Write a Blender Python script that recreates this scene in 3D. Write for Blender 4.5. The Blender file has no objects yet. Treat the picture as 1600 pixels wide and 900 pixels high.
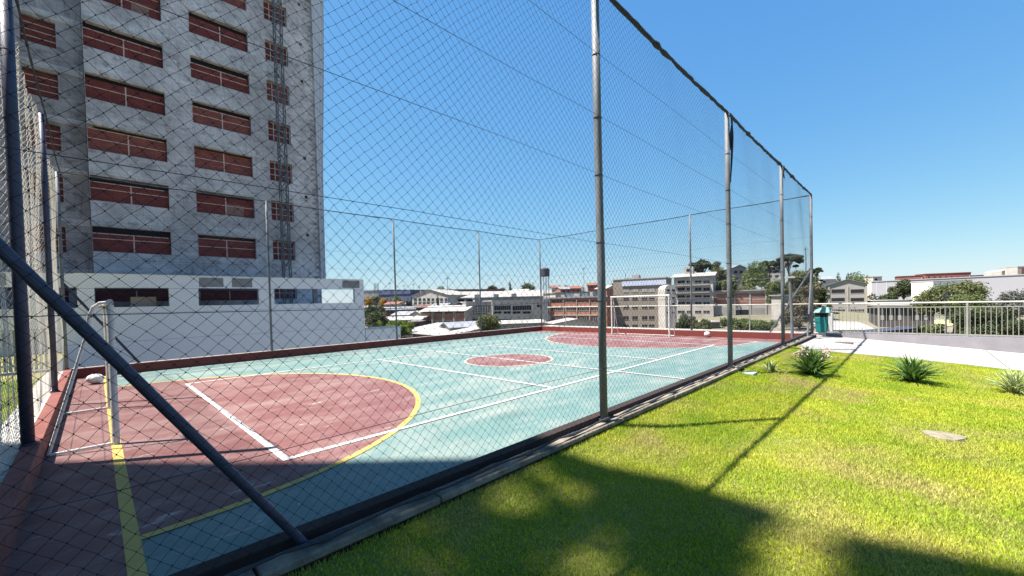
import bpy, math, random
import numpy as np
from mathutils import Vector, Matrix
rnd = random.Random(7); NR = np.random.RandomState(11)
S = bpy.context.scene; COL = S.collection
# ------------------------------------------------------------------ camera
CAM = np.array([2.83439, 0.60697, 1.54208])
Fv = np.array([-0.69639859, 0.71731461, -0.02210772])
Rv = np.array([0.71764755, 0.69591832, -0.02607065])
Uv = np.array([0.00331569, 0.03402112, 0.99941561])
FP, PX, PY = 637.4877, 805.559, 486.977          # focal length and principal point in 1600x900 pixels
cam = bpy.data.cameras.new('camera'); co = bpy.data.objects.new('camera', cam); COL.objects.link(co)
m = Matrix(((Rv[0], Uv[0], -Fv[0], CAM[0]), (Rv[1], Uv[1], -Fv[1], CAM[1]), (Rv[2], Uv[2], -Fv[2], CAM[2]), (0, 0, 0, 1)))
co.matrix_world = m
cam.sensor_width = 36; cam.lens = FP/1600*36; cam.shift_x = -(PX-800)/1600; cam.shift_y = (PY-450)/1600
cam.clip_start = 0.05; cam.clip_end = 5000
S.camera = co
# ------------------------------------------------------------------ light
SUNK = (0.27, 0.372)                               # horizontal travel of the light per metre of fall
sd = Vector((SUNK[0], SUNK[1], -1)).normalized()
el = math.asin(-sd.z); az = math.atan2(-sd.x, -sd.y)   # azimuth of the sun from +y, clockwise
W = bpy.data.worlds.new("World"); S.world = W; W.use_nodes = True
nt = W.node_tree; bg = nt.nodes['Background']
sky = nt.nodes.new('ShaderNodeTexSky'); sky.sky_type = 'NISHITA'; sky.sun_disc = False
sky.sun_elevation = el; sky.sun_rotation = az; sky.air_density = 1.0; sky.dust_density = 0.3; sky.ozone_density = 1.6
# the camera's colour response to the sky: each channel of the sky is given its own gain and gamma
sep = nt.nodes.new('ShaderNodeSeparateColor'); cmb = nt.nodes.new('ShaderNodeCombineColor'); nt.links.new(sky.outputs[0], sep.inputs[0])
for ch, (gain, gam) in enumerate(((.67, 1.0), (.81, .66), (.94, .25))):
    a_ = nt.nodes.new('ShaderNodeMath'); a_.operation = 'MULTIPLY'; a_.inputs[1].default_value = .1663; nt.links.new(sep.outputs[ch], a_.inputs[0])
    b_ = nt.nodes.new('ShaderNodeMath'); b_.operation = 'POWER'; b_.inputs[1].default_value = gam; nt.links.new(a_.outputs[0], b_.inputs[0])
    c_ = nt.nodes.new('ShaderNodeMath'); c_.operation = 'MULTIPLY'; c_.inputs[1].default_value = gain/.1663; nt.links.new(b_.outputs[0], c_.inputs[0]); nt.links.new(c_.outputs[0], cmb.inputs[ch])
nt.links.new(cmb.outputs[0], bg.inputs[0]); bg.inputs[1].default_value = 0.052
sl = bpy.data.lights.new('sun', 'SUN'); sl.energy = 5.0; sl.angle = math.radians(0.53); sl.color = (1, 0.95, 0.88)
so = bpy.data.objects.new('sun', sl); COL.objects.link(so); so.rotation_euler = sd.to_track_quat('-Z', 'Y').to_euler()
S.view_settings.view_transform = 'Standard'; S.view_settings.look = 'None'; S.view_settings.gamma = 1
S.view_settings.exposure = 1.68; S.view_settings.use_curve_mapping = False

# ------------------------------------------------------------------ helpers
def ray(u, v): return Fv + Rv*((u-PX)/FP) - Uv*((v-PY)/FP)
def at(u, v, d): return CAM + ray(u, v)*d
def on_y(u, v, y): r = ray(u, v); return CAM + r*((y-CAM[1])/r[1])
def on_z(u, v, z): r = ray(u, v); return CAM + r*((z-CAM[2])/r[2])
def tag(o, label=None, cat=None, group=None, kind=None):
    if label: o['label'] = label
    if cat: o['category'] = cat
    if group: o['group'] = group
    if kind: o['kind'] = kind
    return o
def thing(name, label, cat, loc=(0, 0, 0), rz=0, group=None):
    o = bpy.data.objects.new(name, None); COL.objects.link(o); o.location = loc; o.rotation_euler = (0, 0, rz)
    o.empty_display_size = .2
    return tag(o, label, cat, group)
class MB:
    def __init__(s): s.v = []; s.f = []
    def add(s, vs, fs):
        b = len(s.v); s.v += [tuple(v) for v in vs]; s.f += [tuple(b+i for i in f) for f in fs]; return s
    def box(s, x0, x1, y0, y1, z0, z1):
        return s.add([(x0,y0,z0),(x1,y0,z0),(x1,y1,z0),(x0,y1,z0),(x0,y0,z1),(x1,y0,z1),(x1,y1,z1),(x0,y1,z1)],
                     [(0,3,2,1),(4,5,6,7),(0,1,5,4),(1,2,6,5),(2,3,7,6),(3,0,4,7)])
    def quad(s, a, b, c, d): return s.add([a, b, c, d], [(0, 1, 2, 3)])
    def prism(s, poly, z0, z1):
        n = len(poly)
        return s.add([(p[0], p[1], z0) for p in poly]+[(p[0], p[1], z1) for p in poly],
                     [tuple(range(n-1, -1, -1)), tuple(range(n, 2*n))]+[(i, (i+1) % n, n+(i+1) % n, n+i) for i in range(n)])
    def tube(s, pts, r, n=8, r2=None, cap=True):
        pts = [Vector(p) for p in pts]; k = len(pts); rs = r if isinstance(r, (list, tuple)) else ([r]*k if r2 is None else [r+(r2-r)*i/(k-1) for i in range(k)])
        b = len(s.v); up = None
        for i, p in enumerate(pts):
            t = (pts[min(i+1, k-1)]-pts[max(i-1, 0)]).normalized()
            if up is None: up = Vector((0, 0, 1)) if abs(t.z) < .9 else Vector((1, 0, 0))
            a = t.cross(up).normalized(); c = a.cross(t).normalized(); up = c
            for j in range(n):
                an = 2*math.pi*j/n; q = p+(a*math.cos(an)+c*math.sin(an))*rs[i]; s.v.append(tuple(q))
        for i in range(k-1):
            for j in range(n):
                j2 = (j+1) % n; s.f.append((b+i*n+j, b+i*n+j2, b+(i+1)*n+j2, b+(i+1)*n+j))
        if cap: s.f.append(tuple(b+j for j in range(n-1, -1, -1))); s.f.append(tuple(b+(k-1)*n+j for j in range(n)))
        return s
    def lathe(s, prof, n=16, c=(0, 0, 0)):
        b = len(s.v); k = len(prof)
        for r, z in prof:
            for j in range(n): a = 2*math.pi*j/n; s.v.append((c[0]+r*math.cos(a), c[1]+r*math.sin(a), c[2]+z))
        for i in range(k-1):
            for j in range(n): j2 = (j+1) % n; s.f.append((b+i*n+j, b+i*n+j2, b+(i+1)*n+j2, b+(i+1)*n+j))
        s.f.append(tuple(b+j for j in range(n-1, -1, -1))); s.f.append(tuple(b+(k-1)*n+j for j in range(n)))
        return s
    def build(s, name, mat, parent=None, smooth=False, bevel=0):
        me = bpy.data.meshes.new(name); me.from_pydata(s.v, [], s.f); me.update()
        o = bpy.data.objects.new(name, me); COL.objects.link(o)
        if mat: me.materials.append(mat)
        if smooth: me.polygons.foreach_set('use_smooth', [True]*len(me.polygons))
        if parent: o.parent = parent
        if bevel:
            md = o.modifiers.new('bevel', 'BEVEL'); md.width = bevel; md.segments = 2; md.limit_method = 'ANGLE'
        return o
def np_mesh(name, V, Fc, mat, parent=None, smooth=False):
    """V (n,3), Fc (m,k) arrays to a mesh object"""
    me = bpy.data.meshes.new(name); k = Fc.shape[1]
    me.vertices.add(len(V)); me.vertices.foreach_set('co', V.astype(np.float32).ravel())
    me.loops.add(Fc.size); me.loops.foreach_set('vertex_index', Fc.astype(np.int32).ravel())
    me.polygons.add(len(Fc)); me.polygons.foreach_set('loop_start', np.arange(0, Fc.size, k, dtype=np.int32))
    me.polygons.foreach_set('loop_total', np.full(len(Fc), k, dtype=np.int32))
    me.update(calc_edges=True)
    if mat: me.materials.append(mat)
    if smooth: me.polygons.foreach_set('use_smooth', np.ones(len(Fc), dtype=bool))
    o = bpy.data.objects.new(name, me); COL.objects.link(o)
    if parent: o.parent = parent
    return o
def holed(mb, w, h, holes, th, org=(0, 0, 0)):
    """wall in local x/z (front at y=0, back at y=th) with rectangular holes (x0,x1,z0,z1)"""
    xs = sorted({0, w} | {c for q in holes for c in q[:2]}); zs = sorted({0, h} | {c for q in holes for c in q[2:4]})
    xs = [x for x in xs if 0 <= x <= w]; zs = [z for z in zs if 0 <= z <= h]
    ox, oy, oz = org
    P = lambda x, y, z: (ox+x, oy+y, oz+z)
    solid = lambda i, j: 0 <= i < len(xs)-1 and 0 <= j < len(zs)-1 and not any(q[0] < (xs[i]+xs[i+1])/2 < q[1] and q[2] < (zs[j]+zs[j+1])/2 < q[3] for q in holes)
    for i in range(len(xs)-1):
        for j in range(len(zs)-1):
            if not solid(i, j): continue
            a, b, c, d = xs[i], xs[i+1], zs[j], zs[j+1]
            mb.quad(P(a,0,c), P(b,0,c), P(b,0,d), P(a,0,d)); mb.quad(P(b,th,c), P(a,th,c), P(a,th,d), P(b,th,d))
            if not solid(i-1, j): mb.quad(P(a,0,c), P(a,0,d), P(a,th,d), P(a,th,c))
            if not solid(i+1, j): mb.quad(P(b,0,c), P(b,th,c), P(b,th,d), P(b,0,d))
            if not solid(i, j-1): mb.quad(P(a,0,c), P(a,th,c), P(b,th,c), P(b,0,c))
            if not solid(i, j+1): mb.quad(P(a,0,d), P(b,0,d), P(b,th,d), P(a,th,d))
    return mb
# ------------------------------------------------------------------ materials
MATS = {}
def mat(name, col, rough=.8, metal=0, var=0, vscale=3, col2=None, bump=0, bscale=40, spec=.3, trans=0, v2=0, v2scale=.5, stretch=None):
    """base colour with noise variation (var mixes towards col2), optional second larger noise and bump"""
    if name in MATS: return MATS[name]
    M = bpy.data.materials.new(name); M.use_nodes = True; N = M.node_tree.nodes; L = M.node_tree.links; b = N['Principled BSDF']
    b.inputs['Roughness'].default_value = rough; b.inputs['Metallic'].default_value = metal; b.inputs['Specular IOR Level'].default_value = spec
    c = (*col, 1); out = None
    tc = N.new('ShaderNodeTexCoord'); vec = tc.outputs['Object']
    if stretch:
        mp = N.new('ShaderNodeMapping'); mp.inputs['Scale'].default_value = stretch; L.new(vec, mp.inputs[0]); vec = mp.outputs[0]
    def noise(sc, det=5, ro=.6):
        n = N.new('ShaderNodeTexNoise'); n.inputs['Scale'].default_value = sc; n.inputs['Detail'].default_value = det; n.inputs['Roughness'].default_value = ro
        L.new(vec, n.inputs['Vector']); return n.outputs[0]
    def mix(f, a, bcol):
        x = N.new('ShaderNodeMix'); x.data_type = 'RGBA'; L.new(f, x.inputs[0])
        if isinstance(a, tuple): x.inputs[6].default_value = a
        else: L.new(a, x.inputs[6])
        x.inputs[7].default_value = bcol; return x.outputs[2]
    def ramp(f, lo, hi, amt=1.0):
        r = N.new('ShaderNodeMapRange'); r.inputs[1].default_value = lo; r.inputs[2].default_value = hi; r.inputs[4].default_value = amt; L.new(f, r.inputs[0]); return r.outputs[0]
    cur = c
    c2 = (*(col2 or tuple(x*.55 for x in col)), 1)
    if var: cur = mix(ramp(noise(vscale), .35, .7, var), cur, c2)
    if v2: cur = mix(ramp(noise(v2scale, 3), .4, .7, v2), cur, tuple(x*.7 for x in c2[:3])+(1,))
    if isinstance(cur, tuple): b.inputs['Base Color'].default_value = cur
    else: L.new(cur, b.inputs['Base Color'])
    if bump:
        bp = N.new('ShaderNodeBump'); bp.inputs['Strength'].default_value = bump; bp.inputs['Distance'].default_value = .02
        L.new(noise(bscale, 4), bp.inputs['Height']); L.new(bp.outputs[0], b.inputs['Normal'])
    if trans:
        t = N.new('ShaderNodeBsdfTranslucent'); ms = N.new('ShaderNodeMixShader'); ms.inputs[0].default_value = trans
        if isinstance(cur, tuple): t.inputs[0].default_value = cur
        else: L.new(cur, t.inputs[0])
        L.new(b.outputs[0], ms.inputs[1]); L.new(t.outputs[0], ms.inputs[2]); L.new(ms.outputs[0], N['Material Output'].inputs[0])
    MATS[name] = M; return M
def brick_mat(name, c1, c2, mortar, sc=1, bw=.2, bh=.08, ms=.012):
    M = bpy.data.materials.new(name); M.use_nodes = True; N = M.node_tree.nodes; L = M.node_tree.links; b = N['Principled BSDF']; b.inputs['Roughness'].default_value = .9
    tc = N.new('ShaderNodeTexCoord'); sp = N.new('ShaderNodeSeparateXYZ'); L.new(tc.outputs['Object'], sp.inputs[0])
    ad = N.new('ShaderNodeMath'); L.new(sp.outputs[0], ad.inputs[0]); L.new(sp.outputs[1], ad.inputs[1])
    cb = N.new('ShaderNodeCombineXYZ'); L.new(ad.outputs[0], cb.inputs[0]); L.new(sp.outputs[2], cb.inputs[1])
    t = N.new('ShaderNodeTexBrick'); L.new(cb.outputs[0], t.inputs[0]); t.inputs['Color1'].default_value = (*c1, 1); t.inputs['Color2'].default_value = (*c2, 1)
    t.inputs['Mortar'].default_value = (*mortar, 1); t.inputs['Scale'].default_value = sc; t.inputs['Brick Width'].default_value = bw; t.inputs['Row Height'].default_value = bh; t.inputs['Mortar Size'].default_value = ms
    n = N.new('ShaderNodeTexNoise'); n.inputs['Scale'].default_value = 1.3; n.inputs['Detail'].default_value = 5; L.new(tc.outputs['Object'], n.inputs[0])
    r = N.new('ShaderNodeMapRange'); r.inputs[1].default_value = .4; r.inputs[2].default_value = .75; r.inputs[4].default_value = .5; L.new(n.outputs[0], r.inputs[0])
    x = N.new('ShaderNodeMix'); x.data_type = 'RGBA'; L.new(r.outputs[0], x.inputs[0]); L.new(t.outputs[0], x.inputs[6]); x.inputs[7].default_value = (*[v*.45 for v in c1], 1)
    L.new(x.outputs[2], b.inputs[0]); MATS[name] = M; return M
galv = mat('galvanised_steel', (.17, .18, .19), .65, .15, .8, 14, (.09, .1, .11), stretch=(1, 1, .25), bump=.15)
galv_dark = mat('dark_painted_steel', (.05, .053, .085), .5, .2, .6, 9, (.03, .03, .05))
cord = mat('navy_net_cord', (.02, .02, .035), .9, spec=.1)
cord_cream = mat('cream_net_cord', (.55, .5, .42), .8)
wire_m = mat('dark_wire', (.05, .05, .07), .5, .5)
net_bundle = mat('dark_net_bundle', (.045, .05, .06), .9, var=.8, vscale=30, bump=.8)
white_paint = mat('white_paint', (.55, .54, .51), .5, var=.6, vscale=6, col2=(.36, .35, .33))
line_white = mat('white_court_line', (.48, .47, .45), .6, var=.9, vscale=9, col2=(.27, .26, .26))
line_yellow = mat('yellow_court_line', (.44, .31, .07), .6, var=.8, vscale=7, col2=(.32, .23, .09))
line_cream = mat('cream_court_line', (.40, .36, .27), .6, var=.9, vscale=7, col2=(.26, .22, .19))
conc_light = mat('light_concrete', (.38, .36, .33), .9, var=.6, vscale=4, col2=(.3, .29, .27), bump=.4, v2=.25, v2scale=1)
conc_path = mat('path_concrete', (.33, .31, .30), .9, var=.8, vscale=1.7, col2=(.23, .215, .2), bump=.3, v2=.3, v2scale=.6)
wall_red = mat('maroon_wall_paint', (.16, .034, .026), .65, var=.5, vscale=3, col2=(.14, .03, .025))
wall_shaded = mat('shaded_kerb_face', (.03, .02, .018), .9, var=.5, vscale=5)  # near-black: shade on the outer kerb faces is put into the colour
podium_m = mat('podium_plaster', (.88, .85, .83), .85, var=.4, vscale=.7, col2=(.78, .75, .74), v2=.12, v2scale=.25)
raw_patch = mat('raw_concrete_patch', (.3, .29, .28), .9, var=.6, vscale=3)
glass = mat('dark_window_glass', (.03, .035, .045), .15, spec=.6)
dark = mat('dark_opening', (.015, .015, .02), .9)
def court_mat(name, col, dust):
    M = mat(name, col, .55, var=.35, vscale=2.2, col2=tuple(c*.8 for c in col), bump=.25, bscale=14)
    N = M.node_tree.nodes; L = M.node_tree.links; b = N['Principled BSDF']; src = b.inputs[0].links[0].from_socket
    tc = N.new('ShaderNodeTexCoord')
    mp = N.new('ShaderNodeMapping'); mp.inputs['Scale'].default_value = (1, .45, 1); mp.inputs['Rotation'].default_value = (0, 0, .5); L.new(tc.outputs['Object'], mp.inputs[0])
    n = N.new('ShaderNodeTexNoise'); n.inputs['Scale'].default_value = 1.6; n.inputs['Detail'].default_value = 9; n.inputs['Roughness'].default_value = .72; L.new(mp.outputs[0], n.inputs[0])
    r = N.new('ShaderNodeMapRange'); r.inputs[1].default_value = .44; r.inputs[2].default_value = .68; r.inputs[4].default_value = .85; L.new(n.outputs[0], r.inputs[0])
    x = N.new('ShaderNodeMix'); x.data_type = 'RGBA'; L.new(r.outputs[0], x.inputs[0]); L.new(src, x.inputs[6]); x.inputs[7].default_value = (*dust, 1)
    def scuff(prev, scl, ns, lo, hi, amt, col, dist=.0):
        mp_ = N.new('ShaderNodeMapping'); mp_.inputs['Scale'].default_value = scl; mp_.inputs['Rotation'].default_value = (0, 0, ns); L.new(tc.outputs['Object'], mp_.inputs[0])
        n_ = N.new('ShaderNodeTexNoise'); n_.inputs['Scale'].default_value = ns; n_.inputs['Detail'].default_value = 10; n_.inputs['Roughness'].default_value = .7; n_.inputs['Distortion'].default_value = dist; L.new(mp_.outputs[0], n_.inputs[0])
        r_ = N.new('ShaderNodeMapRange'); r_.inputs[1].default_value = lo; r_.inputs[2].default_value = hi; r_.inputs[4].default_value = amt; L.new(n_.outputs[0], r_.inputs[0])
        x_ = N.new('ShaderNodeMix'); x_.data_type = 'RGBA'; L.new(r_.outputs[0], x_.inputs[0]); L.new(prev, x_.inputs[6]); x_.inputs[7].default_value = (*col, 1); return x_
    x = scuff(x.outputs[2], (1, .35, 1), 3.3, .62, .68, .6, (.38, .35, .33), 1.2)
    x = scuff(x.outputs[2], (1, .2, 1), 11, .66, .70, .55, (.4, .37, .35), .6)
    x = scuff(x.outputs[2], (1, 1, 1), .9, .55, .72, .4, tuple(c*.55 for c in col), .4)
    v = N.new('ShaderNodeTexVoronoi'); v.inputs['Scale'].default_value = 2.1; L.new(tc.outputs['Object'], v.inputs[0])
    r2 = N.new('ShaderNodeMapRange'); r2.inputs[1].default_value = .03; r2.inputs[2].default_value = .022; r2.inputs[4].default_value = .8; L.new(v.outputs['Distance'], r2.inputs[0])
    y = N.new('ShaderNodeMix'); y.data_type = 'RGBA'; L.new(r2.outputs[0], y.inputs[0]); L.new(x.outputs[2], y.inputs[6]); y.inputs[7].default_value = (.6, .58, .55, 1)
    L.new(y.outputs[2], b.inputs[0]); return M
court_aqua = court_mat('aqua_court_paint', (.095, .162, .152), (.20, .225, .20))
court_red = court_mat('red_court_paint', (.135, .055, .052), (.22, .145, .132))
def concrete_tower(name, base, dk):
    M = mat(name, base, .9, var=.9, vscale=.55, col2=dk, v2=.5, v2scale=.16, bump=.5, bscale=9)
    N = M.node_tree.nodes; L = M.node_tree.links; b = N['Principled BSDF']; src = b.inputs[0].links[0].from_socket
    tc = N.new('ShaderNodeTexCoord')
    def layer(src, scl, ns, lo, hi, amt, col):
        mp = N.new('ShaderNodeMapping'); mp.inputs['Scale'].default_value = scl; L.new(tc.outputs['Object'], mp.inputs[0])
        n = N.new('ShaderNodeTexNoise'); n.inputs['Scale'].default_value = ns; n.inputs['Detail'].default_value = 7; n.inputs['Roughness'].default_value = .65; L.new(mp.outputs[0], n.inputs[0])
        r = N.new('ShaderNodeMapRange'); r.inputs[1].default_value = lo; r.inputs[2].default_value = hi; r.inputs[4].default_value = amt; L.new(n.outputs[0], r.inputs[0])
        x = N.new('ShaderNodeMix'); x.data_type = 'RGBA'; L.new(r.outputs[0], x.inputs[0]); L.new(src, x.inputs[6]); x.inputs[7].default_value = (*col, 1); return x.outputs[2]
    src = layer(src, (1, 1, 1.6), 1.9, .52, .64, .7, [c*.5 for c in dk])
    src = layer(src, (2.5, 1, .35), 1.4, .54, .7, .6, [c*.6 for c in dk])
    src = layer(src, (1, 1, 1), 4.5, .55, .68, .45, [min(.9, c*1.25) for c in base])
    sp = N.new('ShaderNodeSeparateXYZ'); L.new(tc.outputs['Object'], sp.inputs[0]); cb = N.new('ShaderNodeCombineXYZ'); L.new(sp.outputs[0], cb.inputs[0]); L.new(sp.outputs[2], cb.inputs[1])
    t = N.new('ShaderNodeTexBrick'); L.new(cb.outputs[0], t.inputs[0]); t.inputs['Color1'].default_value = (1, 1, 1, 1); t.inputs['Color2'].default_value = (.72, .72, .74, 1); t.inputs['Mortar'].default_value = (.5, .5, .5, 1)
    t.inputs['Scale'].default_value = 1; t.inputs['Brick Width'].default_value = .62; t.inputs['Row Height'].default_value = .28; t.inputs['Mortar Size'].default_value = .012
    x = N.new('ShaderNodeMix'); x.data_type = 'RGBA'; x.blend_type = 'MULTIPLY'; x.inputs[0].default_value = .55; L.new(src, x.inputs[6]); L.new(t.outputs[0], x.inputs[7])
    L.new(x.outputs[2], b.inputs[0]); return M
tower_m = concrete_tower('raw_tower_concrete', (.74, .67, .65), (.40, .355, .345))
band_m = concrete_tower('floor_band_concrete', (.75, .7, .68), (.48, .44, .43))
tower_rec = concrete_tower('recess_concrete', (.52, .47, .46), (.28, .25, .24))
infill = brick_mat('red_infill_brick', (.26, .05, .035), (.17, .032, .026), (.07, .025, .022), 1, .38, .11, .012)
infill2 = brick_mat('dusty_infill_brick', (.34, .09, .06), (.22, .05, .04), (.12, .06, .05), 1, .38, .11, .014); batten2 = mat('worn_board', (.3, .17, .13), .9, var=.8, vscale=3)
batten = mat('pale_batten', (.6, .4, .35), .8)
grid_frame = mat('pale_window_frame', (.5, .47, .44), .7)
# ------------------------------------------------------------------ constants of the place
LX, LY, K = 14.1, 20.4, .275          # court between the fences, floor depth below kerb top
BX, BY, H = 4.7, 5.1, 5.49
def sstep(a, b, x): t = np.clip((x-a)/(b-a), 0, 1); return t*t*(3-2*t)
def lawn_z(x, y): return -.15 + .07*np.exp(-((np.maximum(x, 0)-.1)/.3)**2) - .075*np.maximum(x, 0)*sstep(4, 15, y)
# ------------------------------------------------------------------ ground
def terrain_z(x, y):
    d = np.hypot(x-CAM[0], y-CAM[1])
    z = -8.5 + 8.5*sstep(170, 420, d) + 3.0*sstep(420, 900, d)
    def bump(px, py, hh, r): return hh*np.exp(-((x-px)**2+(y-py)**2)/(2*r*r))
    hx, hy, _ = at(1190, 452, 185); z = z + bump(hx, hy, 7.5, 34)
    hx, hy, _ = at(1090, 452, 215); z = z + bump(hx, hy, 7, 30)
    hx, hy, _ = at(1560, 452, 300); z = z + bump(hx, hy, 5, 70)
    hx, hy, _ = at(650, 470, 92); z = z + bump(hx, hy, 2.4, 14)
    return z
ax = np.concatenate([-np.geomspace(2600, 420, 14), np.arange(-400, 401, 10), np.geomspace(420, 2600, 14)])
X, Y = np.meshgrid(ax, ax, indexing='ij'); Z = terrain_z(X, Y)
n = len(ax); V = np.stack([X, Y, Z], -1).reshape(-1, 3); idx = np.arange(n*n).reshape(n, n)
Fc = np.stack([idx[:-1, :-1], idx[1:, :-1], idx[1:, 1:], idx[:-1, 1:]], -1).reshape(-1, 4)
terr_m = mat('town_ground', (.11, .11, .06), .95, var=.9, vscale=.06, col2=(.2, .17, .14), v2=.6, v2scale=.02)
tag(np_mesh('terrain', V, Fc, terr_m, smooth=True), kind='structure')

grass_ground = mat('lawn_soil_turf', (.22, .19, .06), .95, var=.8, vscale=2.5, col2=(.12, .15, .02), bump=.8, bscale=60, v2=.2, v2scale=.9)
# lawn slab right of the court
def sheet(name, x0, x1, y0, y1, nx, ny, zf, m, thick=None):
    xs = np.linspace(x0, x1, nx); ys = np.linspace(y0, y1, ny); X, Y = np.meshgrid(xs, ys, indexing='ij'); Z = zf(X, Y)
    V = np.stack([X, Y, Z], -1).reshape(-1, 3); idx = np.arange(nx*ny).reshape(nx, ny)
    Fc = np.stack([idx[:-1, :-1], idx[1:, :-1], idx[1:, 1:], idx[:-1, 1:]], -1).reshape(-1, 4)
    return np_mesh(name, V, Fc, m, smooth=True)
def path_edge(x): return 15.95+.65*sstep(0, 3, x)
tag(sheet('lawn', .13, 32, -34, 16.9, 120, 160, lambda X, Y: lawn_z(X, Y)+.012*np.sin(X*2.1+Y*.7)*np.sin(Y*1.3)*sstep(.3, 1.2, X)-.012, grass_ground), kind='structure')
tag(sheet('side_lawn', -60, .13, -34, -.36, 60, 40, lambda X, Y: X*0-.16, grass_ground), kind='structure')
# concrete path by the railing, gently falling to the right
def path_z(x): return -.115-.075*x
mb = MB(); xs = np.linspace(0, 32, 40)
for a, b in zip(xs[:-1], xs[1:]):
    ea, eb = path_edge(a), path_edge(b); za, zb = path_z(a), path_z(b)
    mb.quad((a, ea, za), (b, eb, zb), (b, 21.44, zb), (a, 21.44, za)); mb.quad((a, ea, za-.2), (b, eb, zb-.2), (b, eb, zb), (a, ea, za))
tag(mb.build('path', conc_path), kind='structure')
mb = MB()
for x in (1.55, 4.6, 7.6):
    mb.quad((x, path_edge(x), path_z(x)+.004), (x+.025, path_edge(x), path_z(x)+.004), (x+.025, 21.4, path_z(x)+.004), (x, 21.4, path_z(x)+.004))
for yy_ in (18.1, 19.9):
    for q_ in range(16): x = 2.0*q_; mb.quad((x, yy_, path_z(x)+.004), (x+1.97, yy_, path_z(x+1.97)+.004), (x+1.97, yy_+.02, path_z(x+1.97)+.004), (x, yy_+.02, path_z(x)+.004))
tag(mb.build('path_joint', mat('dark_joint', (.12, .12, .11), .9)), kind='structure')
# retaining wall of the terrace
rw = MB(); rw.box(-LX-.3, 32, 21.6, 22.0, -9, -.05-.0); rw.box(-LX-.5, -LX-.3, -34, 22, -9, -.2)
tag(rw.build('retaining_wall', conc_light), kind='structure')
back = MB(); back.box(-LX-.3, -.13, LY+.16, 21.6, -.6, -.02)
tag(back.build('paved_ledge', conc_light), kind='structure')
# ------------------------------------------------------------------ court
cf = MB().box(-LX+.1, -.17, .1, LY-.1, -K-.3, -K).build('court_floor', court_aqua); tag(cf, kind='structure')
CX, R1 = -6.4, 4.78; Y0, Y1 = .75, 19.05
def disk_sector(cy, sgn, r, z, yend):
    pts = [(CX+r*math.cos(math.pi*i/64), cy+sgn*r*math.sin(math.pi*i/64), z) for i in range(65)]
    mb = MB(); mb.add(pts, [tuple(range(65)) if sgn > 0 else tuple(range(64, -1, -1))]); return mb
z1 = -K+.004
for cy, sgn, ye in ((Y0, 1, .1), (Y1, -1, LY-.1)):
    mb = disk_sector(cy, sgn, R1, z1, ye)
    a, b = sorted((cy, ye)); mb.quad((-LX+.1, a, z1), (-.17, a, z1), (-.17, b, z1), (-LX+.1, b, z1))
    mb.build('red_goal_area', court_red, cf)
mb = MB(); mb.add([(CX+1.36*math.cos(2*math.pi*i/48), 9.75+1.36*math.sin(2*math.pi*i/48), z1) for i in range(48)], [tuple(range(48))]); mb.build('red_centre_circle', court_red, cf)
def ring(cx, cy, r, w, a0, a1, z, n=72):
    mb = MB(); P = []
    for i in range(n+1):
        a = a0+(a1-a0)*i/n
        P += [(cx+(r-w/2)*math.cos(a), cy+(r-w/2)*math.sin(a), z), (cx+(r+w/2)*math.cos(a), cy+(r+w/2)*math.sin(a), z)]
    mb.add(P, [(2*i, 2*i+1, 2*i+3, 2*i+2) for i in range(n)]); return mb
z2 = -K+.008; z3 = -K+.012
ring(CX, Y0, R1, .09, 0.01, math.pi, z2).build('yellow_area_line', line_yellow, cf)
ring(CX, Y1, R1, .09, math.pi, 2*math.pi, z2).build('cream_area_line', line_cream, cf)
ring(CX, 9.75, 1.38, .08, 0, 2*math.pi, z2).build('centre_circle_line', line_cream, cf)
def strip(x0, x1, y0, y1, z): return MB().quad((x0, y0, z), (x1, y0, z), (x1, y1, z), (x0, y1, z))
strip(-LX+.2, -.18, Y0-.05, Y0+.05, z2-.001).build('yellow_goal_line', line_yellow, cf)
strip(-LX+.2, -.18, Y1-.04, Y1+.04, z2-.001).build('white_goal_line', line_white, cf)
strip(-12.84, -12.76, Y0+.06, Y1-.05, z2-.002).build('futsal_side_line', line_white, cf)
w_ = MB()
w_.quad((-2.61, 2.1, z3), (-2.52, 2.1, z3), (-2.52, 17.04, z3), (-2.61, 17.04, z3)); w_.quad((-10.17, 2.1, z3), (-10.08, 2.1, z3), (-10.08, 17.04, z3), (-10.17, 17.04, z3))
for yy in (2.145, 7.25, 12.25, 16.995): w_.quad((-10.08, yy-.045, z3), (-2.61, yy-.045, z3), (-2.61, yy+.045, z3), (-10.08, yy+.045, z3))
w_.build('volleyball_lines', line_white, cf)
strip(-12.76, -.19, 9.71, 9.79, z3+.002).build('halfway_line', line_white, cf)
# walls and ledges round the court
cw = thing('court_kerb_wall', 'low maroon painted wall with pale concrete ledge around the sports court', 'wall')
mb = MB(); mb.box(-.17, -.05, -.2, LY+.1, -K-.3, .06); mb.build('lawn_side_wall', wall_shaded, cw)
mb = MB(); mb.box(-LX-.05, -LX+.1, -.05, LY+.1, -K-.3, 0); mb.box(-LX+.1, -.17, LY-.1, LY+.06, -K-.3, 0); mb.build('far_wall', wall_red, cw, bevel=.006)
mb = MB(); mb.box(-LX+.1, -.17, -.05, .1, -K-.3, 0.003); mb.build('goal_end_wall', mat('dusty_maroon_paint', (.22, .075, .06), .7, var=.8, vscale=5, col2=(.12, .035, .03), bump=.5), cw, bevel=.006)
mb = MB(); y = -.3
while y < LY:
    L_ = rnd.uniform(1.2, 2.2); e = min(y+L_, LY+.2); dz = rnd.uniform(-.008, .006); mb.box(-.05, .13+rnd.uniform(-.012, .012), y, e-.015, -.055, dz); y = e
mb.build('ledge', mat('ledge_concrete', (.32, .27, .21), .95, var=1, vscale=4, col2=(.09, .08, .065), bump=.7, v2=.5, v2scale=1.6), cw, bevel=.01)
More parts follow.
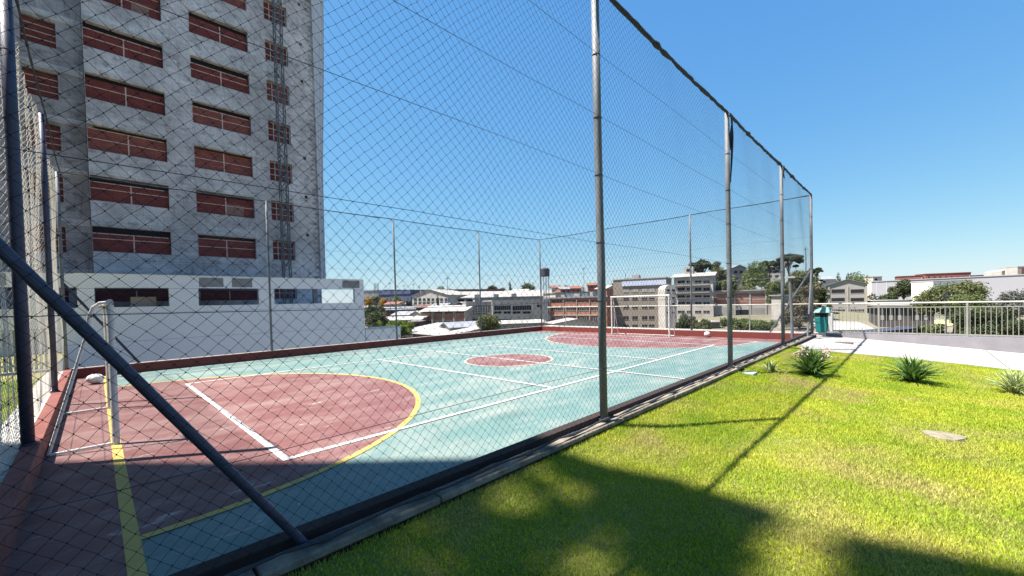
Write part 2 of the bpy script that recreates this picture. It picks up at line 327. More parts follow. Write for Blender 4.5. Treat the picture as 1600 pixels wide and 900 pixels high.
mb = MB(); mb.box(-LX+.1, -.17, -.38, -.053, -.5, -.02); mb.build('rough_ledge', mat('rough_pale_concrete', (.5, .48, .44), .95, var=1, vscale=9, col2=(.2, .19, .17), bump=1), cw)
mb = MB(); mb.box(-LX-.052, -LX+.1-.03, .1, LY, .0005, .014); mb.box(-LX+.2, -.3, LY-.07, LY+.05, .0005, .014); mb.build('coping', conc_light, cw)
MB().box(-.05, .105, -.3, LY+.2, -.45, -.058).build('ledge_base', wall_shaded, cw)
# ------------------------------------------------------------------ nets
def net(name, p0, ux, w, z0, z1, m, parent, r=.0011, step=.046, cell=.046, nrm=(0, 0), sag=.03, seed=1, sagtop=0.0, k=3, lump=0.0, knots=0):
    """diagonal-mesh net hung in the vertical plane through p0 along unit ux: every cord a thin k-sided tube"""
    ux = np.array(ux, float); nx = np.array(nrm, float); h = z1-z0
    rs = np.random.RandomState(seed); ph = rs.uniform(0, 6.28, 12)
    def disp(a, z):
        da = .010*np.sin(a*3.1+ph[0])*np.sin(z*2.3+ph[1]) + .006*np.sin(a*7.7+z*3+ph[2]) + .0045*np.sin(a*41+ph[3])*np.sin(z*37+ph[4])
        dz = .010*np.sin(a*2.2+ph[5])*np.sin(z*1.9+ph[6]) + .006*np.sin(a*5.9-z*4+ph[7]) + .0045*np.sin(a*35+ph[8])*np.sin(z*43+ph[9])
        dn = sag*np.sin(a*1.23+ph[10])*np.sin((z-z0)/h*9.4) + sag*.5*np.sin(a*2.9+ph[11]+z) + lump*np.sin(a*9+ph[2])*np.sin(a*3.7+ph[3])*np.clip((z-z0), 0, 2)
        top = sagtop*np.sin(math.pi*np.mod(a, BX)/BX)*((z-z0)/h)**2
        return a+da, z+dz-top, dn
    pitch = 2*cell; allV = []; allF = []; base = 0
    for sgn in (1, -1):
        c = -h if sgn > 0 else 0
        starts = np.arange(c-(.5 if sgn > 0 else 0), w+(h if sgn < 0 else 0)+pitch, pitch)
        for s in starts:
            # a = s + sgn*(z-z0)
            if sgn > 0: t0, t1 = max(0, -s), min(h, w-s)
            else: t0, t1 = max(0, s-w), min(h, s)
            if t1-t0 < .03: continue
            n = max(2, int((t1-t0)/step)+1); t = np.linspace(t0, t1, n); a = s+sgn*t; z = z0+t
            a2, zz, dn = disp(a, z)
            P = np.stack([p0[0]+ux[0]*a2+nx[0]*dn, p0[1]+ux[1]*a2+nx[1]*dn, zz], 1)
            d = np.array([ux[0]*sgn, ux[1]*sgn, 1.0]); d /= np.linalg.norm(d); q = np.array([nx[0], nx[1], 0.0]); e = np.cross(d, q)
            ring = np.stack([(q*math.cos(2*math.pi*j/k)+e*math.sin(2*math.pi*j/k))*r for j in range(k)])
            V = (P[:, None, :]+ring[None]).reshape(-1, 3)
            i = np.arange(n-1)[:, None]*k; j = np.arange(k)[None]
            Fq = np.stack([i+j, i+(j+1) % k, i+k+(j+1) % k, i+k+j], -1).reshape(-1, 4)+base
            allV.append(V); allF.append(Fq); base += len(V)
    if knots:
        sp = np.arange(-h-.5, w+pitch, pitch); sm = np.arange(0, w+h+pitch, pitch); A, B = np.meshgrid(sp, sm, indexing='ij'); t = (B-A)/2; a = (A+B)/2
        ok = (t > .02) & (t < h-.02) & (a > 0) & (a < knots); t = t[ok]; a = a[ok]; z = z0+t; a2, zz, dn = disp(a, z)
        P = np.stack([p0[0]+ux[0]*a2+nx[0]*dn, p0[1]+ux[1]*a2+nx[1]*dn, zz], 1)
        oc = np.array([(.0032, 0, 0), (-.0032, 0, 0), (0, .0032, 0), (0, -.0032, 0), (0, 0, .0062), (0, 0, -.0062)])
        of = np.array([(0, 2, 4), (2, 1, 4), (1, 3, 4), (3, 0, 4), (2, 0, 5), (1, 2, 5), (3, 1, 5), (0, 3, 5)])
        Vk = (P[:, None]+oc[None]).reshape(-1, 3); Fk = (of[None]+(np.arange(len(P))*6)[:, None, None]).reshape(-1, 3)
        tag(np_mesh('knots', Vk, Fk, m, parent), kind='stuff')
    return np_mesh(name, np.concatenate(allV), np.concatenate(allF), m, parent)
def fence_wires(parent, p0, u, w, zs, r=.0022):
    for z in zs:
        pts = []
        nb = max(2, int(w/1.2))
        for i in range(nb+1):
            a = w*i/nb; pts.append((p0[0]+u[0]*a, p0[1]+u[1]*a, z+.01*math.sin(a*1.3+z*5)))
        MB().tube(pts, r, 5, cap=False).build('wire', wire_m, parent)
ZS = (.68, 1.53, 2.27, 3.12, 3.84, 4.62)
def post(parent, x, y, h=H, r=.05, m=None, z0=-.02):
    o = MB().tube([(x, y, z0), (x+.004, y, h*.35), (x-.003, y+.003, h*.7), (x, y, h)], r, 16).build('post', m or galv, parent, smooth=False)
    o.data.polygons.foreach_set('use_smooth', [len(p.vertices) == 4 for p in o.data.polygons])
    mb = MB(); mb.tube([(x, y, z0-.0), (x, y, .03)], r+.02, 12); mb.build('post_foot', galv_dark, o)
    for z in ZS:
        if z < h: MB().tube([(x, y, z-.006), (x, y, z+.006)], r+.003, 12).build('wire_tie', wire_m, o)
    return o
def brace(parent, a, b, r=.037, m=None): return MB().tube([a, b], r, 12).build('brace', m or galv, parent, smooth=False)
# lawn side fence
f1 = thing('net_fence', 'tall grey post and dark net fence standing between the court and the lawn', 'net fence', (0, 0, 0), group='net fences around the court')
for i in range(5): post(f1, 0, BY*i)
brace(f1, (0.0, 0.02, 2.32), (0.0, 1.53, -.03), .027, galv_dark); brace(f1, (0.0, LY-.02, 2.5), (0.0, LY-1.0, -.02), .033)
fence_wires(f1, (0.045, 0), (0, 1), LY, ZS)
net('net', (0.05, 0), (0, 1), LY, .03, H, cord, f1, r=.00115, nrm=(1, 0), sag=.022, seed=3, knots=9)
# rolled net along the top cable, with knots and thickenings
def bundle(p0, p1, r0, n, seed, parent, name='top_cable', dip=.03):
    rs = random.Random(seed); pts = []; rr = []
    for i in range(n+1):
        t = i/n; d = Vector(p0).lerp(Vector(p1), t); bay = (t*(Vector(p1)-Vector(p0)).length % BY)/BY
        d.z -= dip*math.sin(math.pi*bay)+rs.uniform(-.006, .006); d.x += rs.uniform(-.008, .008); pts.append(d); rr.append(r0*rs.uniform(.8, 1.25)*(1.6 if rs.random() < .05 else 1))
    return MB().tube(pts, rr, 9).build(name, net_bundle, parent)
bundle((0.02, 0, H), (0.02, LY, H), .029, 150, 5, f1)
mb = MB()
for k_, (yy, z0, z1_) in enumerate(((2*BY+.05, 4.0, H), (2*BY+.04, 4.7, H-.05), (BY*3+.04, 5.1, H))):
    pts = [(.06+.02*math.sin(t*5+k_), yy+.05*math.sin(t*math.pi)*(1+.4*math.sin(9*t)), z1_+(z0-z1_)*t) for t in [i/12 for i in range(13)]]
    MB().tube(pts, [.008+.015*math.sin(math.pi*i/12) for i in range(13)], 7).build('gathered_net', net_bundle, f1)
mb = MB(); pts = [(0.065, .1+i*.25, .035+.012*math.sin(i*1.7)) for i in range(81)]; mb.tube(pts, [.014+.008*math.sin(i*2.3) for i in range(81)], 6); mb.build('net_hem', net_bundle, f1)
# gate post with small arm at the far end of the lawn side
gp = thing('gate_post', 'short grey gate post with pale cap near the far right corner of the court', 'post', (-.42, LY-1.35, 0))
MB().tube([(0, 0, -K), (-.02, 0, .9), (-.07, 0, 2.2)], .05, 12).build('pole', galv, gp)
MB().box(-.42, .12, -.1, .1, 2.2, 2.27).build('cap_plate', conc_light, gp)
# court-long fence on the tower side
f2 = thing('net_fence', 'net fence with thin posts on the maroon wall in front of the white podium', 'net fence', group='net fences around the court')
for i in range(5): post(f2, -LX, BY*i, r=.038)
brace(f2, (-LX, .02, 2.4), (-LX, 1.5, 0), .033, galv_dark)
fence_wires(f2, (-LX+.04, 0), (0, 1), LY, ZS[:5], .004)
net('net', (-LX+.05, 0), (0, 1), LY, .03, H, cord, f2, r=.0012, step=.14, nrm=(1, 0), sag=.03, seed=4)
bundle((-LX, 0, H), (-LX, LY, H), .016, 100, 6, f2)
# far end fence
f3 = thing('net_fence', 'far end net fence behind the white goal at the distant end', 'net fence', group='net fences around the court')
for i in (1, 2): post(f3, -LX+BX*i, LY, r=.04)
brace(f3, (-.03, LY, 2.5), (-1.46, LY, .0), .035)
fence_wires(f3, (-LX, LY-.04), (1, 0), LX, ZS[:5], .004)
net('net', (-LX, LY-.05), (1, 0), LX, .03, H, cord, f3, r=.0012, step=.14, nrm=(0, 1), sag=.03, seed=8)
bundle((-LX, LY, H), (0, LY, H), .016, 80, 7, f3)
# near goal end fence, pale net
f4 = thing('net_fence', 'near end fence with gathered cream net and dark posts behind the near goal', 'net fence', group='net fences around the court')
for i in (1, 2): post(f4, -LX+BX*i, 0, r=.058 if i == 2 else .045, m=galv_dark)
fence_wires(f4, (-LX, -.04), (1, 0), LX, ZS[:2], .003)
net('net', (-LX, -.065), (1, 0), LX, .03, H-.03, cord_cream, f4, r=.0021, step=.1, nrm=(0, 1), sag=.03, seed=9, sagtop=.08, lump=.02)
mb = MB(); pts = []; rr = []
for i in range(91):
    a = LX*i/90; b_ = (a % BX)/BX; pts.append((-LX+a, .06, H-.09*math.sin(math.pi*b_)-.0)); rr.append(.022+.006*math.sin(i*1.9))
mb.tube(pts, [q*.6 for q in rr], 8); mb.build('top_cable', net_bundle, f4)
# ------------------------------------------------------------------ goals
def goal(label, x0, x1, yg, sgn):
    g = thing('football_goal', label, 'goal', ((x0+x1)/2, yg, -K), group='white futsal goals'); w = (x1-x0)/2; hh = 1.97
    for s in (-1, 1): MB().tube([(s*w, 0, .012), (s*w, 0, hh-.04)], .04, 14).build('goal_post', white_paint, g)
    MB().tube([(-w-.04, 0, hh), (w+.04, 0, hh)], .04, 14).build('crossbar', white_paint, g)
    for s in (-1, 1):
        pts = [(s*w, 0, hh)]+[(s*w, -sgn*(.02+.2*math.sin(t*1.57)), hh-.0-.38*(1-math.cos(t*1.57))**1.4) for t in (.25, .5, .75, 1)]+[(s*w, -sgn*.62, .03)]
        MB().tube(pts, .019, 8).build('net_stanchion', white_paint, g)
        MB().tube([(s*w, -sgn*.62, .03), (s*w, -sgn*.04, .03)], .017, 8).build('ground_bar', white_paint, g)
    MB().tube([(-w, -sgn*.62, .03), (w, -sgn*.62, .03)], .017, 8).build('back_bar', white_paint, g)
    return g
goal('near white goal frame seen from its side on the yellow line', -8.12, -5.06, Y0, 1)
goal('far white goal frame at the distant end of the court', -8.42, -5.36, 19.42, -1)
def ball(label, x, y, r, sq=1):
    b = thing('ball', label, 'ball', (x, y, -K+.01))
    MB().lathe([(r*math.sin(math.pi*i/12), r*sq-r*sq*math.cos(math.pi*i/12)) for i in range(1, 12)], 16).build('ball_skin', mat('scuffed_white_leather', (.7, .68, .66), .6, var=1, vscale=14, col2=(.35, .3, .3)), b, smooth=True)
    MB().lathe([(r*.42, r*sq*1.80), (r*.3, r*sq*1.93), (.001, r*sq*2.02)], 5).build('dark_panel', mat('dark_panel', (.1, .1, .12), .6), b)
    mb = MB()
    for i in range(5):
        a = 1.257*i+.5; c = Vector((math.cos(a)*.9, math.sin(a)*.9, .3)).normalized(); mb.lathe([(r*.22, 0), (r*.18, r*.03)], 5, (c.x*r*.82, c.y*r*.82, r*sq+c.z*r*sq*.8))
    mb.build('seam_patch', MATS['dark_panel'], b)
ball('pale deflated ball lying by the near left corner of the court', -12.3, .55, .17, .75)
ball('white ball against the far maroon wall right of the far goal', -3.9, 20.12, .13)
# ------------------------------------------------------------------ tower under construction (facade plane x = -29.6)
TX = -29.6; FH = 2.81
tw = thing('unfinished_tower', 'tall unfinished grey concrete tower with red brick infilled window openings', 'building', (TX, .63, -9))
tw.rotation_euler = (0, 0, math.radians(90))     # local x runs along +Y world, local y runs to -X world
TW, TH = 12.75-.63, 44.0
def tz(z): return z+9
floors = [6.4+FH*i for i in range(-2, 13)]
holes = []; wins = []
for zt in floors:
    if zt-1.4 < -8: continue
    holes += [(0.0001+.02, 3.36, tz(zt)-1.4, tz(zt)), (4.68, 7.86, tz(zt)-1.4, tz(zt)), (8.9, 10.35, tz(zt)-1.38, tz(zt)+.03)]
    wins.append(zt)
sq = [(11.15, 11.35, tz(z), tz(z)+.22) for z in (6.9, 9.72, 12.6, 18.3, 21.0, 23.9, 26.7)]
mb = MB(); holed(mb, TW, TH, holes+sq, .35); 
mb.box(0.02, TW-.02, 1.3, 16, 0, TH); mb.box(0.0, TW, .36, 1.28, TH-.3, TH)
mb.box(TW-.25, TW-.001, .36, 1.29, 0, TH-.31); mb.box(.001, .25, .36, 1.29, 0, TH-.31)
mb.build('wall', tower_m, tw)
for zt in wins:
    z = tz(zt)
    for (a, b, grid) in ((.02, 3.36, 0), (4.68, 7.86, 0), (8.9, 10.35, 1)):
        ir = rnd.uniform(.12, .3) if not grid else .02
        kind_ = rnd.random()
        if not grid and kind_ < .18: ir = rnd.uniform(.26, .36)
        w = MB().box(a+.003, b-.003, .24, .34, z-1.4+.004, z-ir-.0).build('window', infill2 if .18 < kind_ < .45 else infill, tw)
        if not grid and kind_ > .8:
            q0 = rnd.uniform(a+.2, b-1.3); MB().box(q0, q0+rnd.uniform(.5, 1.1), .225, .239, z-1.3, z-rnd.uniform(.5, .9)).build('board', batten2, w)
        fr = MB()
        if grid:
            for q in range(5): xx = a+.03+(b-a-.06)*q/4; fr.box(xx-.022, xx+.022, .19, .225, z-1.37, z)
            for q in range(4): zz = z-1.34+1.3*q/3; fr.box(a+.03, b-.03, .195, .23, zz-.022, zz+.022)
            fr.build('frame', grid_frame, w)
        else:
            mid = (a+b)/2+rnd.uniform(-.05, .05); zz = z-.7+rnd.uniform(-.08, .05)
            fr.box(a+.02, b-.03, .20, .236, zz-.02, zz+.02); fr.box(mid-.03, mid+.03, .205, .238, z-1.38, z-ir)
            if rnd.random() < .6: fr.box(a+.02, b-.03, .20, .237, z-1.37, z-1.34)
            if rnd.random() < .5: fr.box(a+.02, b-.1, .20, .236, z-ir-.05, z-ir-.01)
            fr.build('frame', batten, w)
        if ir > .2:
            MB().box(a+.004, b-.004, .33, .345, z-ir-.02, z-.002).build('gap_shade', dark, w)  # black sheet behind the gap, painted as the shade under the lintel
for zt in floors:
    MB().box(.0, 3.5, -.025, .0-.002, tz(zt)+.12, tz(zt)+.62).build('floor_band', band_m, tw)
    MB().box(4.5, 8.05, -.022, -.002, tz(zt)+.1, tz(zt)+.6).build('floor_band', band_m, tw)
z = 0.2; pr = []
while z < TH-1:
    a = TW-.16-rnd.uniform(.1, .42); h_ = rnd.uniform(.1, .18); pr += [(TW-.12, z), (a, z), (a, z+h_), (TW-.12, z+h_)]; z += .37
pr += [(TW-.02, z), (TW-.02, .1)]; n_ = len(pr)
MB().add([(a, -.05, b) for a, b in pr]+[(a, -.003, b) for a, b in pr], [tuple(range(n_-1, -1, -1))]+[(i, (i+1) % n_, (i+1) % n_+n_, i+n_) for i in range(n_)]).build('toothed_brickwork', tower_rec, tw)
# recessed left wing
mb = MB(); hl = []
for zt in wins: hl.append((8.7, 9.98, tz(zt)-1.45+.05, tz(zt)+.02)); hl.append((2.0, 6.0, tz(zt)-1.45, tz(zt)))
holed(mb, 10.98, TH, hl, .35, (-11.0, 1.5, 0)); mb.box(-11, .3, 1.9, 15, 0, TH-.01)
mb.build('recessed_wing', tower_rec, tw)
for zt in wins:
    z = tz(zt)
    w = MB().box(-2.297, -1.023, 1.68, 1.78, z-1.39, z-.06).build('window', infill, tw); fr = MB()
    for q in (1, 2, 3): fr.box(-2.28, -1.03, 1.63, 1.67, z-1.39+q*.36-.015, z-1.39+q*.36+.015)
    fr.build('frame', grid_frame, w)
    w = MB().box(-8.997, -5.003, 1.68, 1.78, z-1.44, z-.2).build('window', infill, tw)
    MB().box(-11, -.05, 1.44, 1.497, z+.15, z+.5).build('floor_band', tower_m, tw)
# white protective sheet hanging on the tower's far edge
mb = MB(); nz, ny = 60, 26; P = []
for i in range(nz+1):
    z = 3.0+(TH-12)*i/nz
    for j in range(ny+1):
        t = j/ny; out = .45+.6*sstep(3, 30, z)+.012*math.sin(z*.35)
        if t < .6: q = t/.6; yy = 12.72+out*q; xx = TX+.14+.1*math.sin(q*17+z*.15)*(.3+q)-.35*q*q
        else: q = (t-.6)/.4; yy = 12.72+out+.1*math.sin(q*9+z*.3)*q; xx = TX-.2-9*q
        P.append((xx, yy, z))
mb.add(P, [(i*(ny+1)+j, i*(ny+1)+j+1, (i+1)*(ny+1)+j+1, (i+1)*(ny+1)+j) for i in range(nz) for j in range(ny)])
ws = mb.build('protective_sheet', mat('white_scaffold_sheet', (.9, .9, .92), .7, trans=.65, var=.3, vscale=.6, col2=(.6, .62, .7), stretch=(1, 1, .1)), smooth=True)
md = ws.modifiers.new('s', 'SOLIDIFY'); md.thickness = .01
tag(ws, 'white translucent protective sheet hanging down the right edge of the unfinished tower', 'sheet')
# hoist mast climbing the tower front
hm = thing('hoist_mast', 'thin steel lattice hoist mast climbing the front of the unfinished tower', 'mast', (TX+.75, 10.15, -2))
mb = MB(); s = .22
for sx in (-s, s):
    for sy in (-s, s): mb.box(sx-.03, sx+.03, sy-.03, sy+.03, 0, 40)
mb.build('chord', galv, hm)
mb = MB()
for i in range(56):
    z = .7*i; sg = 1 if i % 2 else -1
    for sx in (-s, s): mb.tube([(sx, -s*sg, z), (sx, s*sg, z+.7)], .022, 4); mb.tube([(sx, -s, z), (sx, s, z)], .018, 4)
    for sy in (-s, s): mb.tube([(-s*sg, sy, z), (s*sg, sy, z+.7)], .022, 4)
mb.build('lacing', galv, hm)
mb = MB()
for zt in floors[::2]: mb.box(-.7, -.2, -.05, .05, zt+2.3, zt+2.38)
mb.build('wall_tie', galv_dark, hm)
# ------------------------------------------------------------------ white podium in front of the tower (plane x = -25)
pd = thing('podium_wall', 'long white parking podium wall with a row of wide openings below the tower', 'building', (-25, -16, -9), math.radians(90))
PW = 13.9+16; PH = 3.42+9; zb, zt_ = 1.83+9, 2.78+9
op = [(-.5, .05), (0.68-.06, 3.33), (4.56, 7.42), (8.23, 13.25)]
op = [(a+16, b+16, zb, zt_) for a, b in op]+[(16-4.6, 16-1.6, zb, zt_), (16-9, 16-5.6, zb, zt_)]
mb = MB(); holed(mb, PW, PH, op, .28); mb.build('wall', podium_m, pd)
MB().box(0, 8+16.4, .29, 4.2, 2.80+9, 3.05+9).build('roof_slab', raw_patch, pd)
mb = MB(); mb.box(16+13.02, 16+13.88, .281, 5, 0, 2.1+9-.27); mb.box(16-16, PW-.01, .285, 4.4, 0, 1.6+9); mb.build('side_wall', podium_m, pd)
mb = MB()
for a in (4.1, 7.75, ): mb.box(16+a-.1, 16+a+.5, .5, .9, 1.6+9+.002, 2.8+9-.002)
mb.box(16+11.1, 16+11.35, 1.6, 1.9, 1.6+9, 3.0+9); mb.build('column', raw_patch, pd)
mb = MB()
for a, b in ((4.6, 5.7), (6.1, 7.1), (12.4, 13.6), (-3, -2)): mb.box(16+a, 16+b, -.006, -.002, zt_+.07, PH-.06)
mb.build('raw_patch', raw_patch, pd)
MB().box(16-.02, 16+PW-16, -.03, .31, PH+.001, PH+.035).build('coping', podium_m, pd)
MB().box(16+1.9, 16+2.9, 1.0, 1.2, 1.6+9+.002, 2.35+9).build('crate_panel', mat('beige_board', (.55, .42, .33), .8), pd)
lw = thing('low_wall', 'low white boundary wall right of the podium end', 'wall', (-25, 13.95, -9), math.radians(90))
MB().box(0, 2.75, 0, .9, 0, 8.9).build('wall', podium_m, lw); MB().box(-.0, 2.8, -.04, 1.0, 8.901, 9.0).build('coping', white_paint, lw)
# picket fence on the left lawn
pf = thing('picket_fence', 'grey slatted gate fence across the small lawn left of the court', 'fence', (-16, -10, -.16))
for i in range(99): MB().box(-.012, .012, i*.099, i*.099+.05, .06, 1.22).build('slat', mat('weathered_grey_slat', (.3, .3, .3), .8, var=.8, vscale=9), pf)
mb = MB(); mb.box(-.03, .03, 0, 9.8, 1.24, 1.3); mb.box(.014, .05, 0, 9.8, .2, .26); mb.box(-.06, .06, 0, 9.8, -.05, .05); mb.build('rail', white_paint, pf)
# ------------------------------------------------------------------ railing at y = 21.5
rl = thing('railing', 'pale metal railing with thin vertical bars along the concrete path', 'railing', (0, 21.5, 0))
steel = mat('pale_steel', (.34, .33, .3), .45, .3, var=.4, vscale=5)
RX0, RX1 = .28, 12.0
MB().tube([(-14.5, 0, 1.18), (RX0, 0, 1.16), (RX1, 0, 1.14)], .027, 10).build('handrail', mat('cream_handrail', (.5, .48, .43), .5), rl)
MB().box(RX0, RX1, -.012, .012, .98, 1.01).build('upper_bar', steel, rl)
MB().box(RX0, RX1, -.015, .015, .0, .05).build('lower_bar', steel, rl)
for x in (.3, 1.93, 4.21, 6.3, 8.4, 10.5): MB().box(x-.026, x+.026, -.025, .025, -.55, 1.13).build('post', steel, rl)
for x in (-2.5, -6.0, -9.5, -13): MB().box(x-.02, x+.02, -.02, .02, 0, 1.15).build('post', steel, rl)
bm = MB().box(-.008, .008, -.008, .008, .05, .98).build('baluster', steel, rl); bm.location = (RX0+.1, 0, 0)
x = RX0+.22
while x < RX1 and x < 11.5:
    c = bm.copy(); COL.objects.link(c); c.parent = rl; c.location = (x, 0, 0); x += .118
pw = MB(); xs_ = np.linspace(0, 32, 30)
pw.box(0.0, 32, 21.45, 21.6, -9, -.03); o = pw.build('parapet_base', mat('lavender_plinth', (.26, .245, .265), .9, var=.4, vscale=2)); tag(o, 'lavender grey plinth wall under the metal railing', 'wall')
# litter bin
lb = thing('litter_bin', 'teal litter bin with pale lid on the path by the railing', 'litter bin', (.24, 20.95, path_z(.3)))
teal = mat('teal_plastic', (.015, .17, .17), .5); teal_l = mat('pale_teal_plastic', (.13, .3, .26), .5); bing = mat('bin_grey', (.42, .42, .41), .7)
b_ = MB(); b_.add([(-.17, -.15, .18), (.17, -.15, .18), (.17, .15, .18), (-.17, .15, .18), (-.22, -.19, .78), (.22, -.19, .78), (.22, .19, .78), (-.22, .19, .78)], [(0,3,2,1),(4,5,6,7),(0,1,5,4),(1,2,6,5),(2,3,7,6),(3,0,4,7)]); b_.build('body', teal, lb, bevel=.02)
b_ = MB(); b_.add([(-.25, -.22, .95), (.3, -.22, .95), (.3, .22, .95), (-.25, .22, .95), (-.16, -.1, 1.16), (.24, -.1, 1.18), (.24, .1, 1.18), (-.16, .1, 1.16)], [(0,3,2,1),(4,5,6,7),(0,1,5,4),(1,2,6,5),(2,3,7,6),(3,0,4,7)]); b_.build('lid', teal_l, lb, bevel=.03)
MB().box(-.2, .22, -.17, .17, .781, .949).build('opening', dark, lb); MB().box(.225, .36, -.16, .16, .2, .94).build('side_panel', bing, lb, bevel=.01)
MB().box(-.1, .12, -.1, .1, .004, .18).build('base', bing, lb)
dr = MB().box(.75, 1.35, 19.0, 19.3, -.25, path_z(1.0)+.012).build('drain_grate', mat('rusty_iron', (.12, .1, .09), .8, var=.8, vscale=20)); tag(dr, 'dark metal drain grate set in the pale path', 'grate')
st = MB(); st.add([(3.11+.2*math.cos(a)*(1+.18*math.sin(3*a)), 7.68+.2*math.sin(a), -.225) for a in [i*.3927 for i in range(16)]]+[(3.11+.18*math.cos(a)*(1+.18*math.sin(3*a)), 7.68+.18*math.sin(a), -.128) for a in [i*.3927 for i in range(16)]], [tuple(range(16, 32))]+[(i, (i+1) % 16, 16+(i+1) % 16, 16+i) for i in range(16)])
st = st.build('flat_stone', mat('sandy_stone', (.25, .22, .16), .95, var=1, vscale=9, col2=(.13, .11, .07), bump=.6)); st.location.z = float(lawn_z(3.11, 7.68))+.15-.0; tag(st, 'flat pale stone slab lying bare in the sunny lawn', 'stone')
bx = MB().box(.18, .42, 10.3, 10.62, -.3, -.105).build('junction_box', mat('blue_grey_plastic', (.28, .33, .35), .6), bevel=.01); tag(bx, 'small blue grey ground box beside the kerb', 'box')
# ------------------------------------------------------------------ grass blades
gm = mat('grass_blade', (.53, .56, .06), .7, var=.95, vscale=.9, col2=(.27, .42, .03), trans=.35, spec=.2)
def blade_mat():
    N = gm.node_tree.nodes; L = gm.node_tree.links
    tc = N.new('ShaderNodeTexCoord'); n = N.new('ShaderNodeTexNoise'); n.inputs['Scale'].default_value = .55; n.inputs['Detail'].default_value = 6; n.inputs['Roughness'].default_value = .65; L.new(tc.outputs['Object'], n.inputs[0])
    r = N.new('ShaderNodeMapRange'); r.inputs[1].default_value = .5; r.inputs[2].default_value = .66; r.inputs[4].default_value = .85; L.new(n.outputs[0], r.inputs[0])
    src = N['Principled BSDF'].inputs[0].links[0].from_socket
    x = N.new('ShaderNodeMix'); x.data_type = 'RGBA'; L.new(r.outputs[0], x.inputs[0]); L.new(src, x.inputs[6]); x.inputs[7].default_value = (.56, .45, .2, 1)
    n2 = N.new('ShaderNodeTexNoise'); n2.inputs['Scale'].default_value = 55; n2.inputs['Detail'].default_value = 1; L.new(tc.outputs['Object'], n2.inputs[0])
    r2 = N.new('ShaderNodeMapRange'); r2.inputs[1].default_value = .4; r2.inputs[2].default_value = .65; r2.inputs[3].default_value = .62; r2.inputs[4].default_value = 1.22; L.new(n2.outputs[0], r2.inputs[0])
    y = N.new('ShaderNodeVectorMath'); y.operation = 'SCALE'; L.new(x.outputs[2], y.inputs[0]); L.new(r2.outputs[0], y.inputs[3])
    L.new(y.outputs[0], N['Principled BSDF'].inputs[0])
    for q in N:
        if q.type == 'BSDF_TRANSLUCENT': L.new(y.outputs[0], q.inputs[0])
blade_mat()
def blades(name, x, y, z, hgt, wid):
    n = len(x); a = NR.uniform(0, 6.283, n); ln = NR.uniform(0, 6.283, n); h = hgt*NR.uniform(.5, 1.25, n); w = wid*NR.uniform(.6, 1.3, n); le = NR.uniform(.2, .95, n)*h
    p = np.stack([x, y, z-.01], 1); s = np.stack([np.cos(a)*w/2, np.sin(a)*w/2, a*0], 1)
    t = p+np.stack([np.cos(ln)*le, np.sin(ln)*le, h*.85+.01], 1)
    V = np.stack([p-s, p+s, t], 1).reshape(-1, 3); Fc = np.arange(3*n).reshape(-1, 3)
    return V, Fc
n = 620000
xx = NR.uniform(.115, 6.2, n*2); yy = .3+(path_edge(xx)-.3-.0)*NR.uniform(0, 1, n*2)**1.15
u_ = (xx-CAM[0])*Fv[0]+(yy-CAM[1])*Fv[1]; l_ = (xx-CAM[0])*Rv[0]+(yy-CAM[1])*Rv[1]
keep = (u_ > 1.2) & (np.abs(l_) < u_*1.5+1) & ~((np.abs(xx-3.11) < .17) & (np.abs(yy-7.68) < .15)) & ~((xx < .45) & (np.abs(yy-10.46) < .2))
pn = np.sin(xx*3.3+1)*np.sin(yy*2.7)+np.sin(xx*7.1-yy*5.3)*.6
keep &= NR.uniform(0, 1, n*2) < (.85+.15*pn)
xx = xx[keep][:n]; yy = yy[keep][:n]
pn2 = np.sin(xx*5.1+2)*np.sin(yy*4.3+1)+.5*np.sin(xx*13+yy*9)
sc = 1+.07*np.hypot(xx-CAM[0], yy-CAM[1])
V, Fc = blades('g', xx, yy, lawn_z(xx, yy), .0225*sc*(1+.5*(pn2 > .9)), .0056*sc)
ga = np_mesh('grass', V, Fc, gm); tag(ga, kind='stuff', label='short bright green lawn grass beside the court', cat='grass')
n = 60000; xx = NR.uniform(-13.9, -3, n); yy = -NR.uniform(.4, 4.5, n); V, Fc = blades('g', xx, yy, xx*0-.16, .06, .016)
tag(np_mesh('grass', V, Fc, gm), kind='stuff', label='strip of sunlit grass left of the goal end fence', cat='grass')
# ------------------------------------------------------------------ plants
def strap_leaf(mb, p, az_, L_, tilt, w, droop, tw=0):
    pts = []; n = 7; x = 0; z = 0; a = tilt
    for i in range(n+1):
        t = i/n; ww = w*(.55+1.2*t if t < .35 else 1*(1-((t-.35)/.65)**1.8))+.001
        c = Vector((p[0]+math.cos(az_)*x, p[1]+math.sin(az_)*x, p[2]+z)); sd_ = Vector((-math.sin(az_), math.cos(az_), .25*math.sin(tw+t*2)))
        pts += [c-sd_*ww/2, c+Vector((0, 0, -ww*.22)), c+sd_*ww/2]
        x += math.cos(a)*L_/n; z += math.sin(a)*L_/n; a -= droop/n
    mb.add(pts, [(3*i+j, 3*i+j+1, 3*i+j+4, 3*i+j+3) for i in range(n) for j in (0, 1)])
plant_g = mat('flax_leaf', (.07, .15, .035), .45, var=.7, vscale=7, col2=(.16, .24, .06), trans=.2, spec=.5)
plant_p = mat('pale_flax_leaf', (.4, .43, .22), .5, var=.7, vscale=12, col2=(.22, .3, .1), trans=.25)
dry = mat('dry_flower', (.5, .4, .33), .8, var=.8, vscale=15, col2=(.3, .22, .18))
